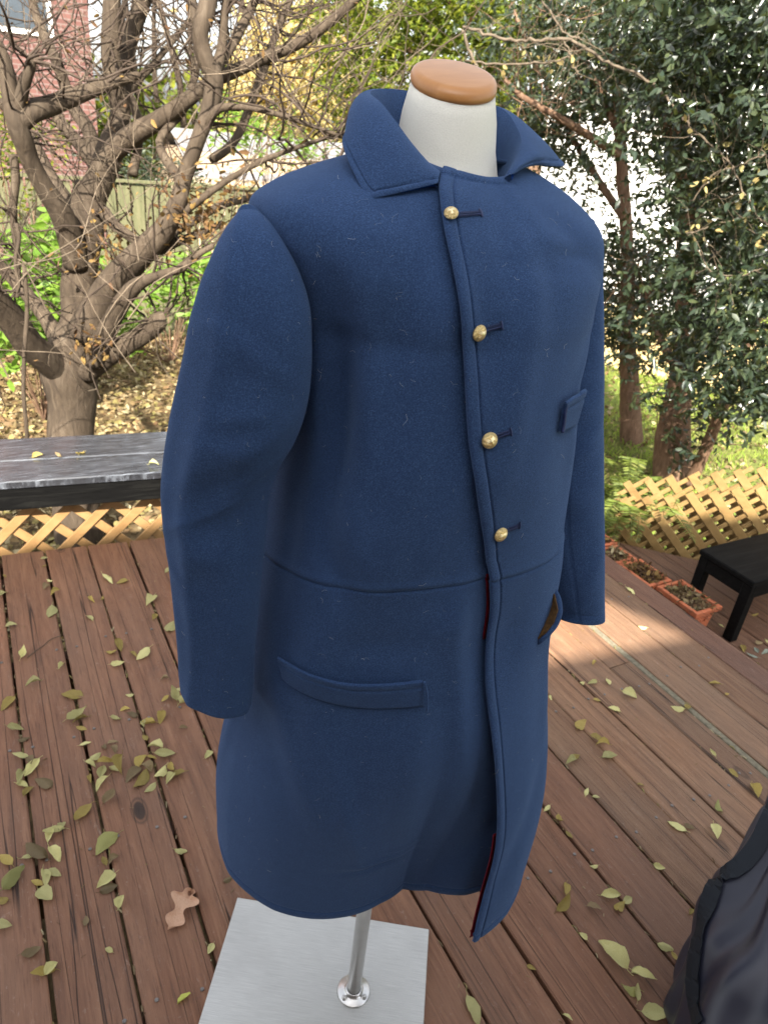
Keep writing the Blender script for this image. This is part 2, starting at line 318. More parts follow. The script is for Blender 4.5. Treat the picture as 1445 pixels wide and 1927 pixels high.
# ------------------------------------------------------------------ deck
deck = tag(empty('deck', (0, 0, 0)), kind='structure')
far_y = lambda x: 2.547 - .092 * x
def board(name, x0, x1, y0, y1a, y1b, zt, th, m, parent, seed=0):
    """plank between x0 and x1 whose far end is cut on the skew, eased edges"""
    e = .003; cx, cy = (x0 + x1) / 2, (y0 + (y1a + y1b) / 2) / 2
    prof = [(x0, -th), (x0, -e), (x0 + e, 0), (x1 - e, 0), (x1, -e), (x1, -th)]
    V = []; r = random.Random(seed); dz = r.uniform(-.0015, .0015); n = 9
    for k in range(n):
        t = k / (n - 1)
        for (x, z) in prof:
            ye = y1a + (y1b - y1a) * (x - x0) / (x1 - x0)
            wv = .0012 * math.sin(seed * 2.1 + t * 9)
            V.append((x + wv - cx, y0 + (ye - y0) * t - cy, z + dz))
    Fc = []
    for k in range(n - 1):
        for j in range(6): Fc.append((k * 6 + j, k * 6 + (j + 1) % 6, k * 6 + 6 + (j + 1) % 6, k * 6 + 6 + j))
    Fc += [tuple(range(6))[::-1], tuple((n - 1) * 6 + j for j in range(6))]
    Fc = [f[::-1] for f in Fc]
    o = mesh_obj(name, V, Fc, m, None, smooth=False); o.location = (cx, cy, zt)
    if parent: par(o, parent)
    return o
gaps = [-.075 - .146 * k for k in range(8, 0, -1)] + [-.075, .072, .2175, .3645, .5105, .657, .8025, .946, 1.088, 1.231, 1.3735, 1.508, 1.649]
for k in range(len(gaps) - 1):
    a, b = gaps[k], gaps[k + 1]; g = .0028 + .0018 * ((k * 7) % 3) / 2
    if k > 16: g *= .6
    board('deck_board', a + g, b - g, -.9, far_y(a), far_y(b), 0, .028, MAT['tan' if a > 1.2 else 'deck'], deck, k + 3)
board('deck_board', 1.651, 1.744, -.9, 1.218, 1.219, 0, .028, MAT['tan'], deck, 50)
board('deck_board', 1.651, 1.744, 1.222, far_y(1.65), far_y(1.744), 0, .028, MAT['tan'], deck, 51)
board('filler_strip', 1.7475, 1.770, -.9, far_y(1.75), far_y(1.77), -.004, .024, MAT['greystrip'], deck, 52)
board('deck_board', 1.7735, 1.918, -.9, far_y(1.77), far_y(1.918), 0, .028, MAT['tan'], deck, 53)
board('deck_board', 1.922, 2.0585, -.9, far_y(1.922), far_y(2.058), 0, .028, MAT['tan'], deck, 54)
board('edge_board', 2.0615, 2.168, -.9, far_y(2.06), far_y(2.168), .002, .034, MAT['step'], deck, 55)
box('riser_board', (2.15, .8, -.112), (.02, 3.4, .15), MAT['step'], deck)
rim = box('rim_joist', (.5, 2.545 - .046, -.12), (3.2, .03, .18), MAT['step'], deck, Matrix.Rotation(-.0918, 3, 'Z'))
rim.location = (.5, far_y(.5) - .018, -.12)
joists = [ground(*p)[1] for p in ((287, 1896), (29, 1638), (240, 1356), (230, 1195))] + [2.42, ground(1159, 1574)[1]]
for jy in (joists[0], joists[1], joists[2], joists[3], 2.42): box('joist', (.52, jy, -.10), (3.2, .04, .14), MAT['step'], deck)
sm = bmesh.new(); bmesh.ops.create_cone(sm, cap_ends=True, segments=12, radius1=.0042, radius2=.0036, depth=.0016)
for v in sm.verts: v.co.z += .0006
box_bm(sm, (0, 0, .0015), (.005, .0009, .0003)); box_bm(sm, (0, 0, .0016), (.0009, .005, .0003))
sme = bpy.data.meshes.new('screw'); sm.to_mesh(sme); sm.free(); sme.materials.append(MAT['screw'])
allg = gaps + [1.745, 1.772, 1.92, 2.06]
for k in range(5, len(allg) - 1):
    a, b = allg[k], allg[k + 1]
    if b - a < .05: continue
    rows = joists[:4] if a < .7 else [joists[5], joists[5] + .40, joists[5] + .8]
    for jy in rows:
        for x in (a + .03, b - .03):
            if .30 < x < .66 and .35 < jy < .96: continue
            s = bpy.data.objects.new('screw', sme); link(s); s.location = (x + rnd.uniform(-.008, .008), jy + rnd.uniform(-.012, .012), .0015); s.rotation_euler.z = rnd.random() * 3; par(s, deck)

lower = tag(empty('lower_deck', (0, 0, -.2)), kind='structure')
x = 2.172; k = 0
while x < 4.4:
    w = .138; ya, yb = 4.70 - x, 4.70 - x - w
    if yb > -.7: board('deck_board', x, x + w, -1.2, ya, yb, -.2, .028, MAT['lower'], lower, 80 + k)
    x += w + .006; k += 1

# ------------------------------------------------------------------ unseen house behind the camera; its roof and walls are added to shape the light
S = np.array(SUN_DIR)
def up_to(P, z): return np.array(P) + S * ((z - P[2]) / S[2])
house = tag(empty('house', (-4, -5, -1)), 'unseen brick house behind the camera, its roof and walls added to shade the deck', 'house')
zr = 3.3
def prism(name, pts, z0, z1, m, parent):
    n = len(pts); V = [(x, y, z0) for x, y in pts] + [(x, y, z1) for x, y in pts]
    Fc = [tuple(range(n))[::-1], tuple(range(n, 2 * n))] + [(j, (j + 1) % n, n + (j + 1) % n, n + j) for j in range(n)]
    return mesh_obj(name, V, Fc, m, parent, smooth=False)
U = lambda x, y: tuple(up_to((x, y, 0), zr)[:2])
fy = lambda x: float(np.interp(x, [-3.2, 0, 1.5, 1.85, 2.9, 4.2], [2.62, 2.5, 2.5, 2.25, 1.75, 1.5]))                              # where the shade ends on the deck
yb_ = -3.9; xl, xr = U(-3.2, 0)[0], U(4.2, 0)[0]; hx0, hx1 = 1.34, 2.09
def col(x): return U(x, 0)[0]
def back(x): return (col(x), yb_)
prism('shade_roof', [back(-3.2), back(hx0), U(hx0, fy(hx0)), U(0, fy(0)), U(-3.2, fy(-3.2))], zr, zr + .08, MAT['roof'], house)  # unseen roof slabs added to shade the deck and coat
prism('shade_roof', [back(hx0 + .002), back(hx1), U(hx1, 1.14), U(hx0 + .002, 1.25)], zr, zr + .08, MAT['roof'], house)  # gap between the slabs is shaped to let the sun patch through
prism('shade_roof', [U(hx0 + .002, 1.66), U(1.56, 1.80), U(1.84, 1.70), U(hx1, 1.16), U(hx1, fy(hx1)), U(1.85, fy(1.85)), U(1.5, fy(1.5)), U(hx0 + .002, fy(hx0))], zr, zr + .08, MAT['roof'], house)
prism('shade_roof', [back(hx1 + .002), back(4.2), U(4.2, fy(4.2)), U(2.9, fy(2.9)), U(hx1 + .002, fy(hx1))], zr, zr + .08, MAT['roof'], house)
yf = U(0, fy(0))[1]
for x in (xl + .4, .9): box('shade_roof_post', (x, yf - .6, 1.15), (.12, .12, 4.2), MAT['siding'], house)
box('wall', (-1.2, -4.2, 1.15), (6.4, .3, 4.3), MAT['brick'], house)  # unseen wall added to block sky light from behind
box('wall', (-2.55, -1.9, 1.15), (.3, 4.3, 4.3), MAT['brick'], house)  # unseen wall added to darken the left side

# ------------------------------------------------------------------ black bench at the far rim
ang = -.126; RZ = Matrix.Rotation(ang, 3, 'Z'); bx = np.array([math.cos(ang), math.sin(ang), 0]); by = np.array([-math.sin(ang), math.cos(ang), 0]); B0 = np.array([-.034, 2.518, 0])
def bp(u, v, z): return tuple(B0 + bx * u + by * v + np.array([0, 0, z]))
bench = tag(empty('bench', bp(0, .2, -.02)), 'long low black bench with a two-plank top at the far deck edge', 'bench')
box('seat_plank', bp(0, .082, .295), (2.9, .172, .03), MAT['benchtop'], bench, RZ, .004)
box('seat_plank', bp(.02, .277, .295), (2.9, .205, .03), MAT['benchtop'], bench, RZ, .004)
box('apron', bp(0, .02, .236), (2.86, .03, .085), MAT['black'], bench, RZ, .003)
box('apron', bp(0, .36, .236), (2.86, .03, .085), MAT['black'], bench, RZ, .003)
for u in (-1.3, 1.25): box('leg', bp(u, .2, -.35), (.08, .26, 1.24), MAT['black'], bench, RZ, .003)

def slat(name, p, q, w, t, nrm, m, parent):
    p, q = Vector(p), Vector(q); d = (q - p); Ln = d.length; d.normalize(); n = Vector(nrm).normalized(); s = d.cross(n)
    R = Matrix((d, s, n)).transposed(); return box(name, (p + q) / 2, (Ln, w, t), m, parent, R, .0015)
def lattice(root, org, d, nrm, clip, pitch, offA, offB, w, t, m, srange, pB=None, wB=None):
    """two families of slats at 45 degrees; clip(s)->(zlo, zhi) bounds in the panel's own plane"""
    d = np.array(d) / np.linalg.norm(d); nrm = np.array(nrm) / np.linalg.norm(nrm)
    for sgn, off, lift in ((-1, offA, t * .5 + .0005), (1, offB, -t * .5 - .0005)):
        pp = pitch if sgn < 0 or not pB else pB; ww = w if sgn < 0 or not wB else wB; c0 = math.floor((srange[0] - 1.2 - off) / pp)
        for k in range(int(c0), int(c0 + (srange[1] - srange[0] + 2.4) / pp)):
            c = off + k * pp; pts = []
            for s in np.linspace(srange[0], srange[1], 240):
                z = (c - s) if sgn < 0 else (s - c)
                lo, hi = clip(s)
                if lo <= z <= hi: pts.append((s, z))
            if len(pts) < 4: continue
            P = [np.array(org) + d * s + np.array([0, 0, 1.]) * z + nrm * lift for s, z in (pts[0], pts[-1])]
            slat('slat', P[0], P[1], ww, t, nrm, m, root)
lat = tag(empty('lattice_skirt', (0, 2.6, -.2)), 'golden diagonal wooden lattice closing the gap under the black bench', 'lattice')
ld = np.array([.9957, -.092, 0]); ln = np.array([-.092, -.9957, 0])
lattice(lat, (0, 2.60, 0), ld, -ln, lambda s: (-.20, .24), .140, .055, .03, .034, .009, MAT['pine'], (-1.3, 1.5))

# ------------------------------------------------------------------ lattice fence on the lower deck (two panels)
dd = np.array([.7071, -.7071, 0]); nn = np.array([-.7071, -.7071, 0]); O2 = np.array([2.385, 2.385, 0])
fr = tag(empty('lattice_fence', O2 + dd * 1.2 + np.array([0, 0, -.35])), 'pale wooden lattice panel in front, behind the black side table on the lower deck', 'lattice fence')
lattice(fr, O2, dd, nn, lambda s: (-.36, .085 + .36 * (s - .51)), .126, .345, .44 - .504, .038, .009, MAT['pine_pt'], (.30, 2.4), .068, .021)
bk = tag(empty('lattice_fence', O2 + dd * 1.2 - nn * .07 + np.array([0, 0, -.35])), 'pale wooden lattice panel leaning close behind the front panel, its top standing higher', 'lattice fence')
lattice(bk, O2 - nn * .07, dd, nn, lambda s: (-.36, .150 + .36 * (s - .51)), .126, .405, .44 - .504 + .034, .036, .009, MAT['pine_pt'], (.30, 2.5), .068, .021)

# ------------------------------------------------------------------ side table
st = tag(empty('side_table', (2.7, 1.44, -.2)), 'low black painted wooden side table standing on the lower deck at the right', 'side table')
cx, cy, wx, wy = 2.85, 1.44, .80, .262
box('table_top', (cx, cy, .088), (wx, wy, .024), MAT['black'], st, None, .004)
for y in (cy - .118, cy + .118): box('apron', (cx, y, .044), (wx - .06, .018, .06), MAT['black'], st)
box('apron', (cx - wx / 2 + .02, cy, .044), (.018, wy - .06, .06), MAT['black'], st)
for x, y in ((cx - wx / 2 + .03, cy - .105), (cx - wx / 2 + .03, cy + .105), (cx + wx / 2 - .03, cy - .105), (cx + wx / 2 - .03, cy + .105)):
    box('leg', (x, y, -.062), (.042, .042, .272), MAT['black'], st, None, .003)

# ------------------------------------------------------------------ terracotta planters with dry plants
def planter(loc, Ln, Wd, Ht, label, leaves, seed):
    r = random.Random(seed); root = tag(empty('planter', loc), label, 'planter', 'terracotta window-box planters on the step')
    bm = bmesh.new(); tp, bt, th = .0, .022, .010
    def ringv(inx, z): return [bm.verts.new((sx * (Wd / 2 - inx), sy * (Ln / 2 - inx), z)) for sx, sy in ((-1, -1), (1, -1), (1, 1), (-1, 1))]
    seq = [ringv(bt, 0), ringv(bt * .25 + .006, Ht - .028), ringv(.006, Ht - .026), ringv(-.004, Ht - .020), ringv(-.004, Ht - .003), ringv(-.001, Ht), ringv(.009, Ht), ringv(.012, Ht - .004), ringv(.018, Ht - .045)]
    for a, b in zip(seq, seq[1:]):
        for j in range(4): bm.faces.new((a[j], a[(j + 1) % 4], b[(j + 1) % 4], b[j]))
    bm.faces.new(seq[0][::-1])
    o = bm_obj('box', bm, MAT['terracotta'], None); o.location = loc; par(o, root)
    # moulded swags and rosettes round the body
    lst = []
    for face in range(4):
        Lf = Ln if face % 2 else Wd; nx = max(2, int(Lf / .055))
        for q in range(nx):
            u = (q + .5) / nx * (Lf - .05) - (Lf - .05) / 2
            for zc, rr in ((Ht * .60, .011), (Ht * .28, .008)):
                c = []
                for t in np.linspace(0, 1.7 * math.pi, 9):
                    uu = u + rr * math.cos(t) * (1 - t * .08); z = zc + rr * math.sin(t) * (1 - t * .08)
                    ins = bt * (1 - z / Ht) + .004 - .001
                    p = {0: (uu, -(Ln / 2 - ins), z), 2: (uu, Ln / 2 - ins, z), 1: (Wd / 2 - ins, uu, z), 3: (-(Wd / 2 - ins), uu, z)}[face]
                    c.append(p)
                lst.append((np.array(c), .003))
    o = tag(tubes('relief', lst, MAT['terracotta'], None, 5), kind='stuff'); o.location = loc; par(o, root)
    bm = bmesh.new(); bmesh.ops.create_grid(bm, x_segments=6, y_segments=14, size=.5)
    for v in bm.verts: v.co = Vector((v.co.x * (Wd - .034), v.co.y * (Ln - .034), Ht - .032 + r.uniform(0, .016)))
    o = bm_obj('soil', bm, MAT['soil'], None, True); o.location = loc; par(o, root)
    n = 360; P = np.stack([nr.uniform(-.45, .45, n) * Wd, nr.uniform(-.47, .47, n) * Ln, Ht - .03 + nr.uniform(0, .035, n)], -1) + np.array(loc)
    tag(leaf_cloud('dead_leaves', P, nr.normal(size=(n, 3)) * [1, 1, .5] + [0, 0, .3], nr.uniform(.012, .034, n), MAT['dried' if not leaves else 'litter'], root), kind='stuff')
    lst = []
    for _ in range(150):
        p = np.array(loc) + [r.uniform(-.42, .42) * Wd, r.uniform(-.46, .46) * Ln, Ht - .03]; d = np.array([r.gauss(0, .6), r.gauss(0, .6), 1.]); c = [p.copy()]
        for _k in range(4): d = d + [r.gauss(0, .5), r.gauss(0, .5), -.32]; p = p + d / np.linalg.norm(d) * .022; c.append(p.copy())
        lst.append((np.array(c), .0009))
    tag(tubes('dry_stems', lst, MAT['bark2'], root), kind='stuff')
planter((2.345, 1.478, -.2), .20, .140, .152, 'terracotta box planter full of dry leaves, the one nearest the black side table', 1, 1)
planter((2.302, 1.680, -.2), .172, .125, .152, 'terracotta box planter with brown tangled dead stems, second from the black side table', 0, 2)
planter((2.262, 1.836, -.2), .115, .172, .152, 'terracotta box planter with yellowing leaves, third from the black side table', 1, 3)
planter((2.285, 1.972, -.2), .115, .16, .152, 'terracotta box planter half hidden by the coat sleeve, farthest from the side table', 0, 4)

# ------------------------------------------------------------------ dress form
PX, PY = .443, .665; NX, NY = .440, .697
tocam = np.array([-.555, -.832]); rightv = np.array([.832, -.555])
form = tag(empty('dress_form', (PX, PY, 0)), "white linen dress form with wooden neck cap on a steel pole and metal base", 'dress form')
pa = math.atan2(-.2325, .3435); bl = np.array([.2985, .942]); ex = np.array([math.cos(pa), math.sin(pa)]); ey = np.array([ex[1], -ex[0]])
pc = bl + ex * .2075 + ey * .2
bpz = box('base_plate', (pc[0], pc[1], .0075), (.415, .40, .011), MAT['plate'], form, Matrix.Rotation(pa, 3, 'Z'), .0012)
tube('pole', [(PX, PY, .014), (PX, PY, .4), (PX, PY, .9)], .0132, MAT['steel'], form, 28)
bm = bmesh.new()
prof = [(.0, .0130), (.0305, .0130), (.032, .0145), (.0305, .0165), (.020, .018), (.0165, .0215), (.0155, .026), (.0138, .026)]
vs = [[bm.verts.new((r_ * math.cos(t), r_ * math.sin(t), z)) for t in np.linspace(0, 2 * math.pi, 40, endpoint=False)] for r_, z in prof[1:]]
for a, b in zip(vs, vs[1:]):
    for j in range(40): bm.faces.new((a[j], a[(j + 1) % 40], b[(j + 1) % 40], b[j]))
fl = bm_obj('flange', bm, MAT['steel'], None, True); fl.location = (PX, PY, 0); par(fl, form)
for t in (195, 300, 60):
    bm = bmesh.new(); bmesh.ops.create_cone(bm, cap_ends=True, segments=6, radius1=.0048, radius2=.0045, depth=.005)
    bmesh.ops.create_uvsphere(bm, u_segments=12, v_segments=6, radius=.0034, matrix=Matrix.Translation((0, 0, .0025)))
    o = bm_obj('bolt', bm, MAT['steel'], None); a_ = math.radians(t); o.location = (PX + .0245 * math.cos(a_), PY + .0245 * math.sin(a_), .0195); par(o, fl)
def neck_ring(z, r, w, n=48, b=1.06):
    a = np.linspace(0, 2 * np.pi, n, endpoint=False); x = r * np.cos(a); y = r * b * np.sin(a)
    dz = (x * tocam[0] + y * tocam[1]) * -.34 + (x * rightv[0] + y * rightv[1]) * -.06
    return np.stack([NX + x + (0), NY + y, z + dz * w], -1)
def rings_mesh(name, rs, m, parent, cap_top=True):
    V = np.concatenate(rs); k = len(rs[0]); n = len(rs); Fc = []
    for a in range(n - 1):
        for j in range(k): Fc.append((a * k + j, a * k + (j + 1) % k, (a + 1) * k + (j + 1) % k, (a + 1) * k + j))
    if cap_top: Fc.append(tuple((n - 1) * k + j for j in range(k)))
    return mesh_obj(name, V, Fc, m, parent)
rs = []
for z, r_, w in ((.80, .12, 0), (.95, .135, 0), (1.1, .12, 0), (1.25, .135, 0), (1.36, .125, 0), (1.41, .095, 0), (1.435, .078, .1), (1.452, .0660, .25), (1.468, .0560, .4), (1.49, .0505, .6), (1.515, .0475, .8), (1.528, .0445, 1), (1.5395, .0418, 1)):
    rs.append(neck_ring(z, r_, w, b=1.02 if z > 1.38 else .9))
rings_mesh('linen_body', rs, MAT['linen'], form)
rs = []
for z, r_ in ((1.5388, .0370), (1.5393, .0405), (1.5410, .0418), (1.5440, .0423), (1.5475, .0420), (1.5502, .0406), (1.5518, .0384), (1.5525, .035)): rs.append(neck_ring(z, r_, 1))
nc = rings_mesh('neck_cap', rs, MAT['cap'], form)
# ------------------------------------------------------------------ the coat
coat = tag(empty('coat', (PX, PY, .5)), 'knee-length navy blue wool coat with four gold buttons worn by the dress form', 'coat')
Zs = [.50, .60, .70, .80, .90, 1.0, 1.1, 1.2, 1.30, 1.35, 1.40]
As = [.264, .251, .235, .220, .212, .203, .188, .181, .178, .178, .186]
Bs = [.220, .210, .195, .182, .167, .158, .155, .150, .136, .126, .12]
ZD = 1.325                                                 # below: level rings; above: the shoulder dome
HT = np.array([[-.2, .222], [.0, .222], [.17, .222], [.46, .232], [.95, .238], [1.57, .236], [2.4, .24], [3.14, .23], [3.9, .245], [4.26, .255], [4.67, .243], [5.05, .214], [5.5, .170], [5.85, .138], [6.15, .120], [6.4, .138], [6.65, .180], [6.9, .21]])
SU = np.linspace(0, 1, 61)
def prof_(P): return spline(np.array(P, float), 61)
SIDE = prof_([(.178, 1.325), (.184, 1.36), (.193, 1.39), (.198, 1.408), (.195, 1.430), (.172, 1.447), (.140, 1.461), (.103, 1.473), (.068, 1.482)])
FRONT = prof_([(.131, 1.325), (.129, 1.345), (.125, 1.368), (.119, 1.390), (.112, 1.410), (.103, 1.427), (.093, 1.443), (.082, 1.457), (.071, 1.467)])
BACK = prof_([(.131, 1.325), (.134, 1.35), (.133, 1.375), (.128, 1.40), (.120, 1.42), (.108, 1.44), (.095, 1.455), (.083, 1.468), (.072, 1.480)])
def smooth(t): t = np.clip(t, 0, 1); return t * t * (3 - 2 * t)
def body(theta, s):
    """theta: unwrapped angle from the front towards the wearer's left; s<=0: z = ZD + s, s in 0..1: dome up to the neckline"""
    theta = np.asarray(theta, float); s = np.asarray(s, float)
    z = np.where(s <= 0, ZD + s, ZD); a = np.interp(z, Zs, As) - (.011 + .014 * smooth((.95 - z) / .3)) * np.clip(np.sin(theta), 0, 1); b = np.interp(z, Zs, Bs); n = 2.2
    sn, cs = np.sin(theta), np.cos(theta)
    k = (np.abs(sn) ** n + np.abs(cs) ** n) ** (-1 / n); x, y = a * sn * k, -b * cs * k
    wv = .0022 * np.sin(theta * 5 + z * 9) * np.clip((1.0 - z) / .3, 0, 1) + .0018 * np.sin(theta * 3 - z * 14 + 1)
    x = x + wv * sn; y = y - wv * cs
    w = smooth((.93 - z) / .43); rh = np.interp(theta, HT[:, 0], HT[:, 1]) * 1.0
    x = x * (1 - w) + rh * sn * w; y = y * (1 - w) - rh * cs * w
    # shoulder dome: separate side, front and back profiles run up to the neckline
    u = np.clip(s, 0, 1); up = s > 0
    side = np.abs(sn) ** 2.2; frontw = smooth(cs * 2 + .5)
    sx, sz = np.interp(u, SU, SIDE[:, 0]), np.interp(u, SU, SIDE[:, 1])
    fx, fz = np.interp(u, SU, FRONT[:, 0]), np.interp(u, SU, FRONT[:, 1])
    kx, kz = np.interp(u, SU, BACK[:, 0]), np.interp(u, SU, BACK[:, 1])
    dy = np.where(cs > 0, fx, kx); dz = fz * frontw + kz * (1 - frontw)
    n2 = 2.2 + .5 * np.sin(np.pi * u) ; k2 = (np.abs(sn) ** n2 + np.abs(cs) ** n2) ** (-1 / n2)
    xd = sx * sn * k2 * (1 - np.clip(sn, 0, 1) * (.062 * (1 - u) + .13 * np.sin(np.pi * np.clip(u * 1.05, 0, 1))) + .05 * np.clip(-sn, 0, 1) * np.exp(-((u - .5) / .25) ** 2)) + (wv * sn) * (1 - u); yd = -dy * cs * k2 + .03 * smooth(u) - wv * cs * (1 - u); zz = sz * side + dz * (1 - side)
    return np.stack([PX + np.where(up, xd, x), PY + np.where(up, yd, y), np.where(up, zz, z)], -1)
EDGE = np.array([(327, 822), (345, 818), (370, 818), (400, 822), (430, 828), (460, 835), (500, 843), (540, 850), (580, 856), (620, 862), (700, 870), (780, 876), (850, 880), (885, 886), (920, 893), (985, 903), (1040, 912), (1090, 921), (1150, 924), (1230, 918), (1300, 915), (1360, 920), (1440, 928), (1520, 935), (1570, 936), (1620, 930), (1680, 915), (1725, 900), (1765, 888)], float)
srow = list(-(ZD - .50) + np.array([0, .0015, .003, .005, .008, .0105, .012, .0135, .015, .0175, .021]))
srow += list(np.arange(.526, 1.025, .005) - ZD) + list(np.arange(1.026, 1.105, .0018) - ZD) + list(np.arange(1.108, ZD, .005) - ZD)
srow += list(np.linspace(.02, .86, 46)) + [.88, .90, .915, .925, .935, .95, .97, .985, 1.0]
srow = np.array(srow)
phi0 = []
cand = np.linspace(-1.5, 1.1, 260)
for s in srow:
    P = body(cand, np.full_like(cand, s)); d2 = P[:, :2] - [PX, PY]; d2 = d2 / np.linalg.norm(d2, axis=1)[:, None]; P[:, :2] += d2 * .007
    x, y, _ = proj(P); f = x - np.interp(y, EDGE[:, 0], EDGE[:, 1]); idx = np.where((f[:-1] < 0) & (f[1:] >= 0))[0]
    phi0.append(cand[idx[-1]] - f[idx[-1]] * (cand[1] - cand[0]) / (f[idx[-1] + 1] - f[idx[-1]]) if len(idx) else np.nan)
phi0 = np.array(phi0); ok = ~np.isnan(phi0); phi0 = np.interp(np.arange(len(phi0)), np.where(ok)[0], phi0[ok])
for _ in range(2): phi0 = np.convolve(np.pad(phi0, 4, 'edge'), np.ones(9) / 9, 'valid')
d_dense = np.array([0, .0004, .001, .0018, .003, .0045, .0065, .0085, .0105, .012, .0128, .0135, .0142, .015, .0165, .0185, .021, .025, .03])
NU = 300; TH, DD = [], []
for p0, s in zip(phi0, srow):
    P1 = body(np.array([p0, p0 + .05]), np.array([s, s])); rl = np.linalg.norm(P1[1] - P1[0]) / .05
    a = p0 + d_dense / rl; ov = .42
    rest = np.linspace(a[-1], p0 + 2 * np.pi + ov, NU + 1)[1:]; th = np.concatenate([a, rest]); TH.append(th)
    DD.append(np.concatenate([d_dense, d_dense[-1] + (rest - a[-1]) * rl]))
TH = np.array(TH); DD = np.array(DD); SS = np.repeat(srow[:, None], TH.shape[1], 1)
G0 = body(TH.ravel(), SS.ravel()).reshape(*TH.shape, 3)
Nn = np.cross(np.gradient(G0, axis=1), np.gradient(G0, axis=0)); Nn = unit(Nn)
ctr = np.array([PX, PY, 1.2]); sg = np.sign(((G0 - ctr) * Nn)[..., :2].sum(-1, keepdims=True)); Nn = Nn * np.where(np.abs(SS[..., None]) >= 0, np.median(sg), 1)
rel = TH - phi0[:, None]
off = .0085 * (1 - smooth((rel - .15) / 1.1))                      # the left front lies over the right
off = off + .0016 * np.clip(1 - ((DD - .006) / .0065) ** 2, 0, 1)  # rolled edge
off = off - .0030 * (1 - np.sqrt(1 - np.clip(1 - DD / .0030, 0, 1) ** 2))
off = off - .0020 * np.exp(-((DD - .0135) / .0009) ** 2)           # edge stitching
zloc = G0[..., 2]
front = np.where(rel < 1.2, 1, 0)
zseam = 1.052 + .024 * np.cos(TH); off = off - .0022 * np.exp(-((zloc - zseam) / .0016) ** 2) + .0012 * np.exp(-((zloc - zseam - .006) / .005) ** 2)
hz = SS + (ZD - .50); off = off - .0016 * np.exp(-((hz - .0135) / .0012) ** 2) + .0008 * np.exp(-((hz - .006) / .004) ** 2)
topd = (1 - SS) * .115; inplk = (rel < .95).astype(float)
off = off - inplk * .0016 * np.exp(-((topd - .0095) / .0010) ** 2) * (SS > .5)
# soft creases of the cloth
off = off + .0020 * np.sin(TH * 7 + zloc * 6) * smooth((zloc - 1.1) / .1) * smooth((1.33 - zloc) / .1)
for (z0, t0, wz, wt, amp) in ((.625, 5.85, .006, .28, .0030), (.612, 5.75, .006, .25, -.0030), (.64, 6.0, .006, .2, .0015), (1.395, .25, .012, .25, -.0035), (1.42, .5, .02, .3, .002), (1.24, 5.25, .10, .12, -.018), (1.30, 5.45, .08, .09, .006), (1.12, 5.6, .05, .25, .004), (.86, 5.35, .10, .12, .006), (.84, 5.6, .12, .12, -.005), (.80, 5.95, .14, .10, .005), (.78, .75, .16, .12, .005), (.74, 1.05, .16, .12, -.005), (1.405, .38, .006, .18, -.003), (1.02, 6.05, .03, .12, .004), (1.00, 5.7, .02, .2, -.003)):
    for kk in (0, -2 * np.pi, 2 * np.pi): off = off + 1.0 * amp * np.exp(-((zloc - z0) / wz) ** 2 - ((TH + kk - t0) / wt) ** 2)
cr_ = random.Random(11)
for _ in range(70):                                         # drag lines and dents of the hanging cloth
    z0 = cr_.uniform(.55, 1.42); t0 = cr_.uniform(0, 6.28); wt = cr_.uniform(.07, .22); wz = cr_.uniform(.05, .16) * (1 if z0 < 1.3 else .5); sl_ = cr_.gauss(0, 1.2); amp = cr_.uniform(.0024, .0060) * cr_.choice([-1, 1])
    dt = (TH - t0 - sl_ * (zloc - z0) + np.pi) % (2 * np.pi) - np.pi
    off = off + amp * np.exp(-(dt / wt) ** 2 - ((zloc - z0) / wz) ** 2)
for (z0, t0, sl_, wt, wz, amp) in ((1.36, -.62, 3.2, .10, .05, -.0045), (1.345, -.42, 3.2, .10, .05, .0030), (1.405, .55, -6, .16, .03, -.0040), (1.10, .9, 2.5, .10, .06, -.003), (1.13, 5.45, -2.5, .12, .06, .0035), (1.09, 5.35, -3., .10, .05, -.0035), (.96, 5.3, 1.5, .12, .08, .004)):
    dt = (TH - t0 - sl_ * (zloc - z0) + np.pi) % (2 * np.pi) - np.pi
    off = off + amp * np.exp(-(dt / wt) ** 2 - ((zloc - z0) / wz) ** 2)
tail = smooth((rel - 5.9) / .6); off = off - .002 * tail
Nn[..., 2] *= (1 - .75 * smooth((SS - .72) / .2)); topr = np.clip(topd / .003, 0, 1); off = off + .0016 * np.clip(1 - ((topd - .005) / .005) ** 2, 0, 1) * inplk * (SS > .5) - .0025 * (1 - np.sqrt(1 - (1 - topr) ** 2)) * (SS > .5)
G1 = G0 + Nn * off[..., None]
# hem corner of the left front drops a little lower and swings forward
fl_ = np.exp(-(rel / .35) ** 2)[..., None] * smooth((.62 - zloc) / .12)[..., None]
G1 = G1 + fl_ * np.array([-.002, -.004, .002])
nv, nu = G1.shape[:2]
i = np.arange(nv - 1)[:, None] * nu + np.arange(nu - 1)[None]; Q = np.stack([i, i + 1, i + nu + 1, i + nu], -1).reshape(-1, 4)
torso = fast_mesh('coat_body', G1.reshape(-1, 3), Q, MAT['wool'], coat)
def solid(o, th, off_=-1):
    m_ = o.modifiers.new('thickness', 'SOLIDIFY'); m_.thickness = th; m_.offset = off_; m_.use_even_offset = False; return m_
cen = np.mean(G1[:40], axis=(0, 1)); nrm0 = np.array(torso.data.polygons[(nv // 2) * (nu - 1) + 40].normal); pc0 = np.array(torso.data.polygons[(nv // 2) * (nu - 1) + 40].center)
outw = (pc0 - np.array([PX, PY, pc0[2]])) @ nrm0 > 0
if not outw: torso.data.flip_normals()
solid(torso, .0045)
dg = [Vector(v) for v in G1.reshape(-1, 3)]; bvh = BVHTree.FromPolygons(dg, Q.tolist())
